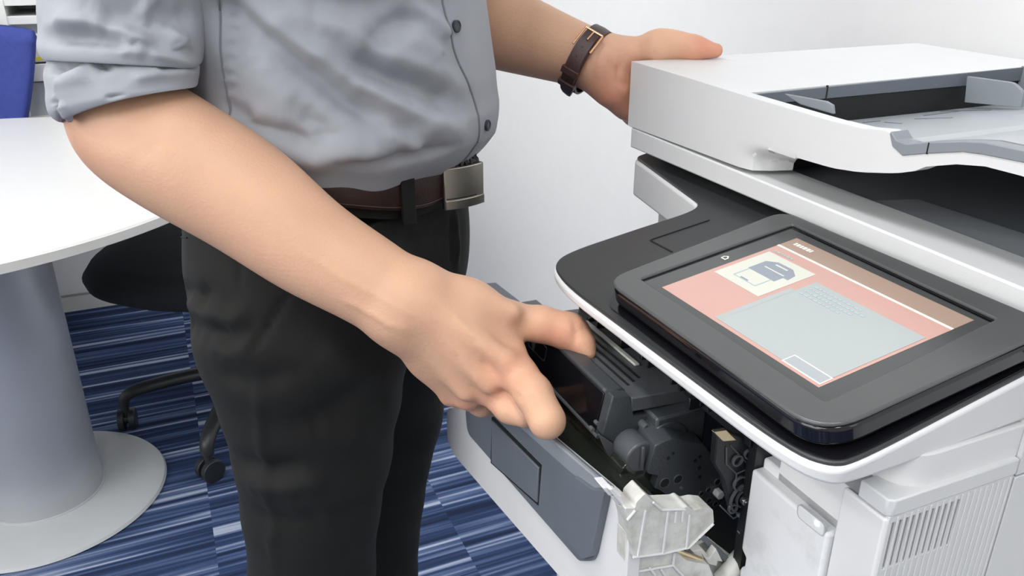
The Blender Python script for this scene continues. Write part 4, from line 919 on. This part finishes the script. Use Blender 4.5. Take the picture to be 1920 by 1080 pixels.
bc = office_chair('office_chair', 'blue fabric office chair tucked behind the round table in front of the shelf unit', (-1.68, 2.27), 0, .46, 'blue', legs0=1.0, rl=.25)
bm = bmesh.new(); rg = []
for i in range(15):
    t = i/14; z = .60+t*.385; hw = .20+.035*math.sin(PI*min(t*.9+.1, 1)); hw = .105+.112*t; hw *= 1 if t < .93 else .97-.3*(t-.93); yb = .25+.02*math.sin(PI*t)+.05*t; th_ = .028 if .04 < t < .96 else .012; n = 40; rr_ = []
    for q in range(n):
        a = 2*PI*q/n; cx_ = math.copysign(abs(math.cos(a))**.35, math.cos(a)); sy_ = math.copysign(abs(math.sin(a))**.6, math.sin(a)); rr_.append((.03+hw*cx_-.00, yb+th_*sy_-.10*(cx_*.5)**2*.6, z-.02*cx_**2*(t > .9)))
    rg.append(rr_)
add_loft(bm, rg, True, True); finish('backrest', bm, 'blue', bc, ang=70)
bm = bmesh.new(); add_tube(bm, smooth_path([(0, .05, .41), (0, .24, .42), (0, .31, .50), (0, .29, .66)], 6), .016, 10); finish('back_bracket', bm, 'chairp', bc)
# shelf unit along the back wall
SU = empty('shelf_unit', tuple(wor((-2.27, -1.2, 0))), ROTZ); tag(SU, 'white shelf unit with drawers and doors behind the round table', 'cabinet')
y0, y1 = -1.3, .75
box('plinth', (-.40, y0, 0), (-.004, y1, .055), 'cream', SU); box('carcass', (-.42, y0, .055), (-.018, y1, .69), 'cream', SU)
for i in range(4):
    ya = y0+i*(y1-y0)/4; d_ = box('cabinet_door', (-.0175, ya+.003, .065), (0, ya+(y1-y0)/4-.003, .685), 'white', SU, .0015)
box('grey_back_panel', (-.30, y0, .69), (-.02, y1, .795), 'shelfgrey', SU)
for i in range(5):
    ya = y0+i*(y1-y0)/5
    for z0_, z1_ in ((.80, .855), (.860, .945)):
        d_ = box('drawer', (-.30, ya+.004, z0_), (.002, ya+(y1-y0)/5-.004, z1_), 'white', SU, .003)
        if z0_ > .85: box('label_strip', (.0018, ya+.060, .866), (.003, ya+.112, .877), 'yellow', d_)
box('shelf_board', (-.32, y0, .975), (.0, y1, 1.0), 'white', SU, .002); box('recess_panel', (-.32, y0, .945), (-.05, y1, .975), 'shelfgrey', SU)
box('shelf_board', (-.32, y0, 1.03), (.0, y1, 1.05), 'white', SU, .002); box('shelf_back', (-.42, y0, .69), (-.32, y1, 1.4), 'white2', SU)
for i in range(6): box('upright', (-.32, y0+i*(y1-y0)/5-.012 if i else y0, .69), (.004, y0+i*(y1-y0)/5+.012, 1.4), 'cream', SU, .002)
box('shelf_board', (-.32, y0, 1.38), (.0, y1, 1.4), 'white', SU, .002)
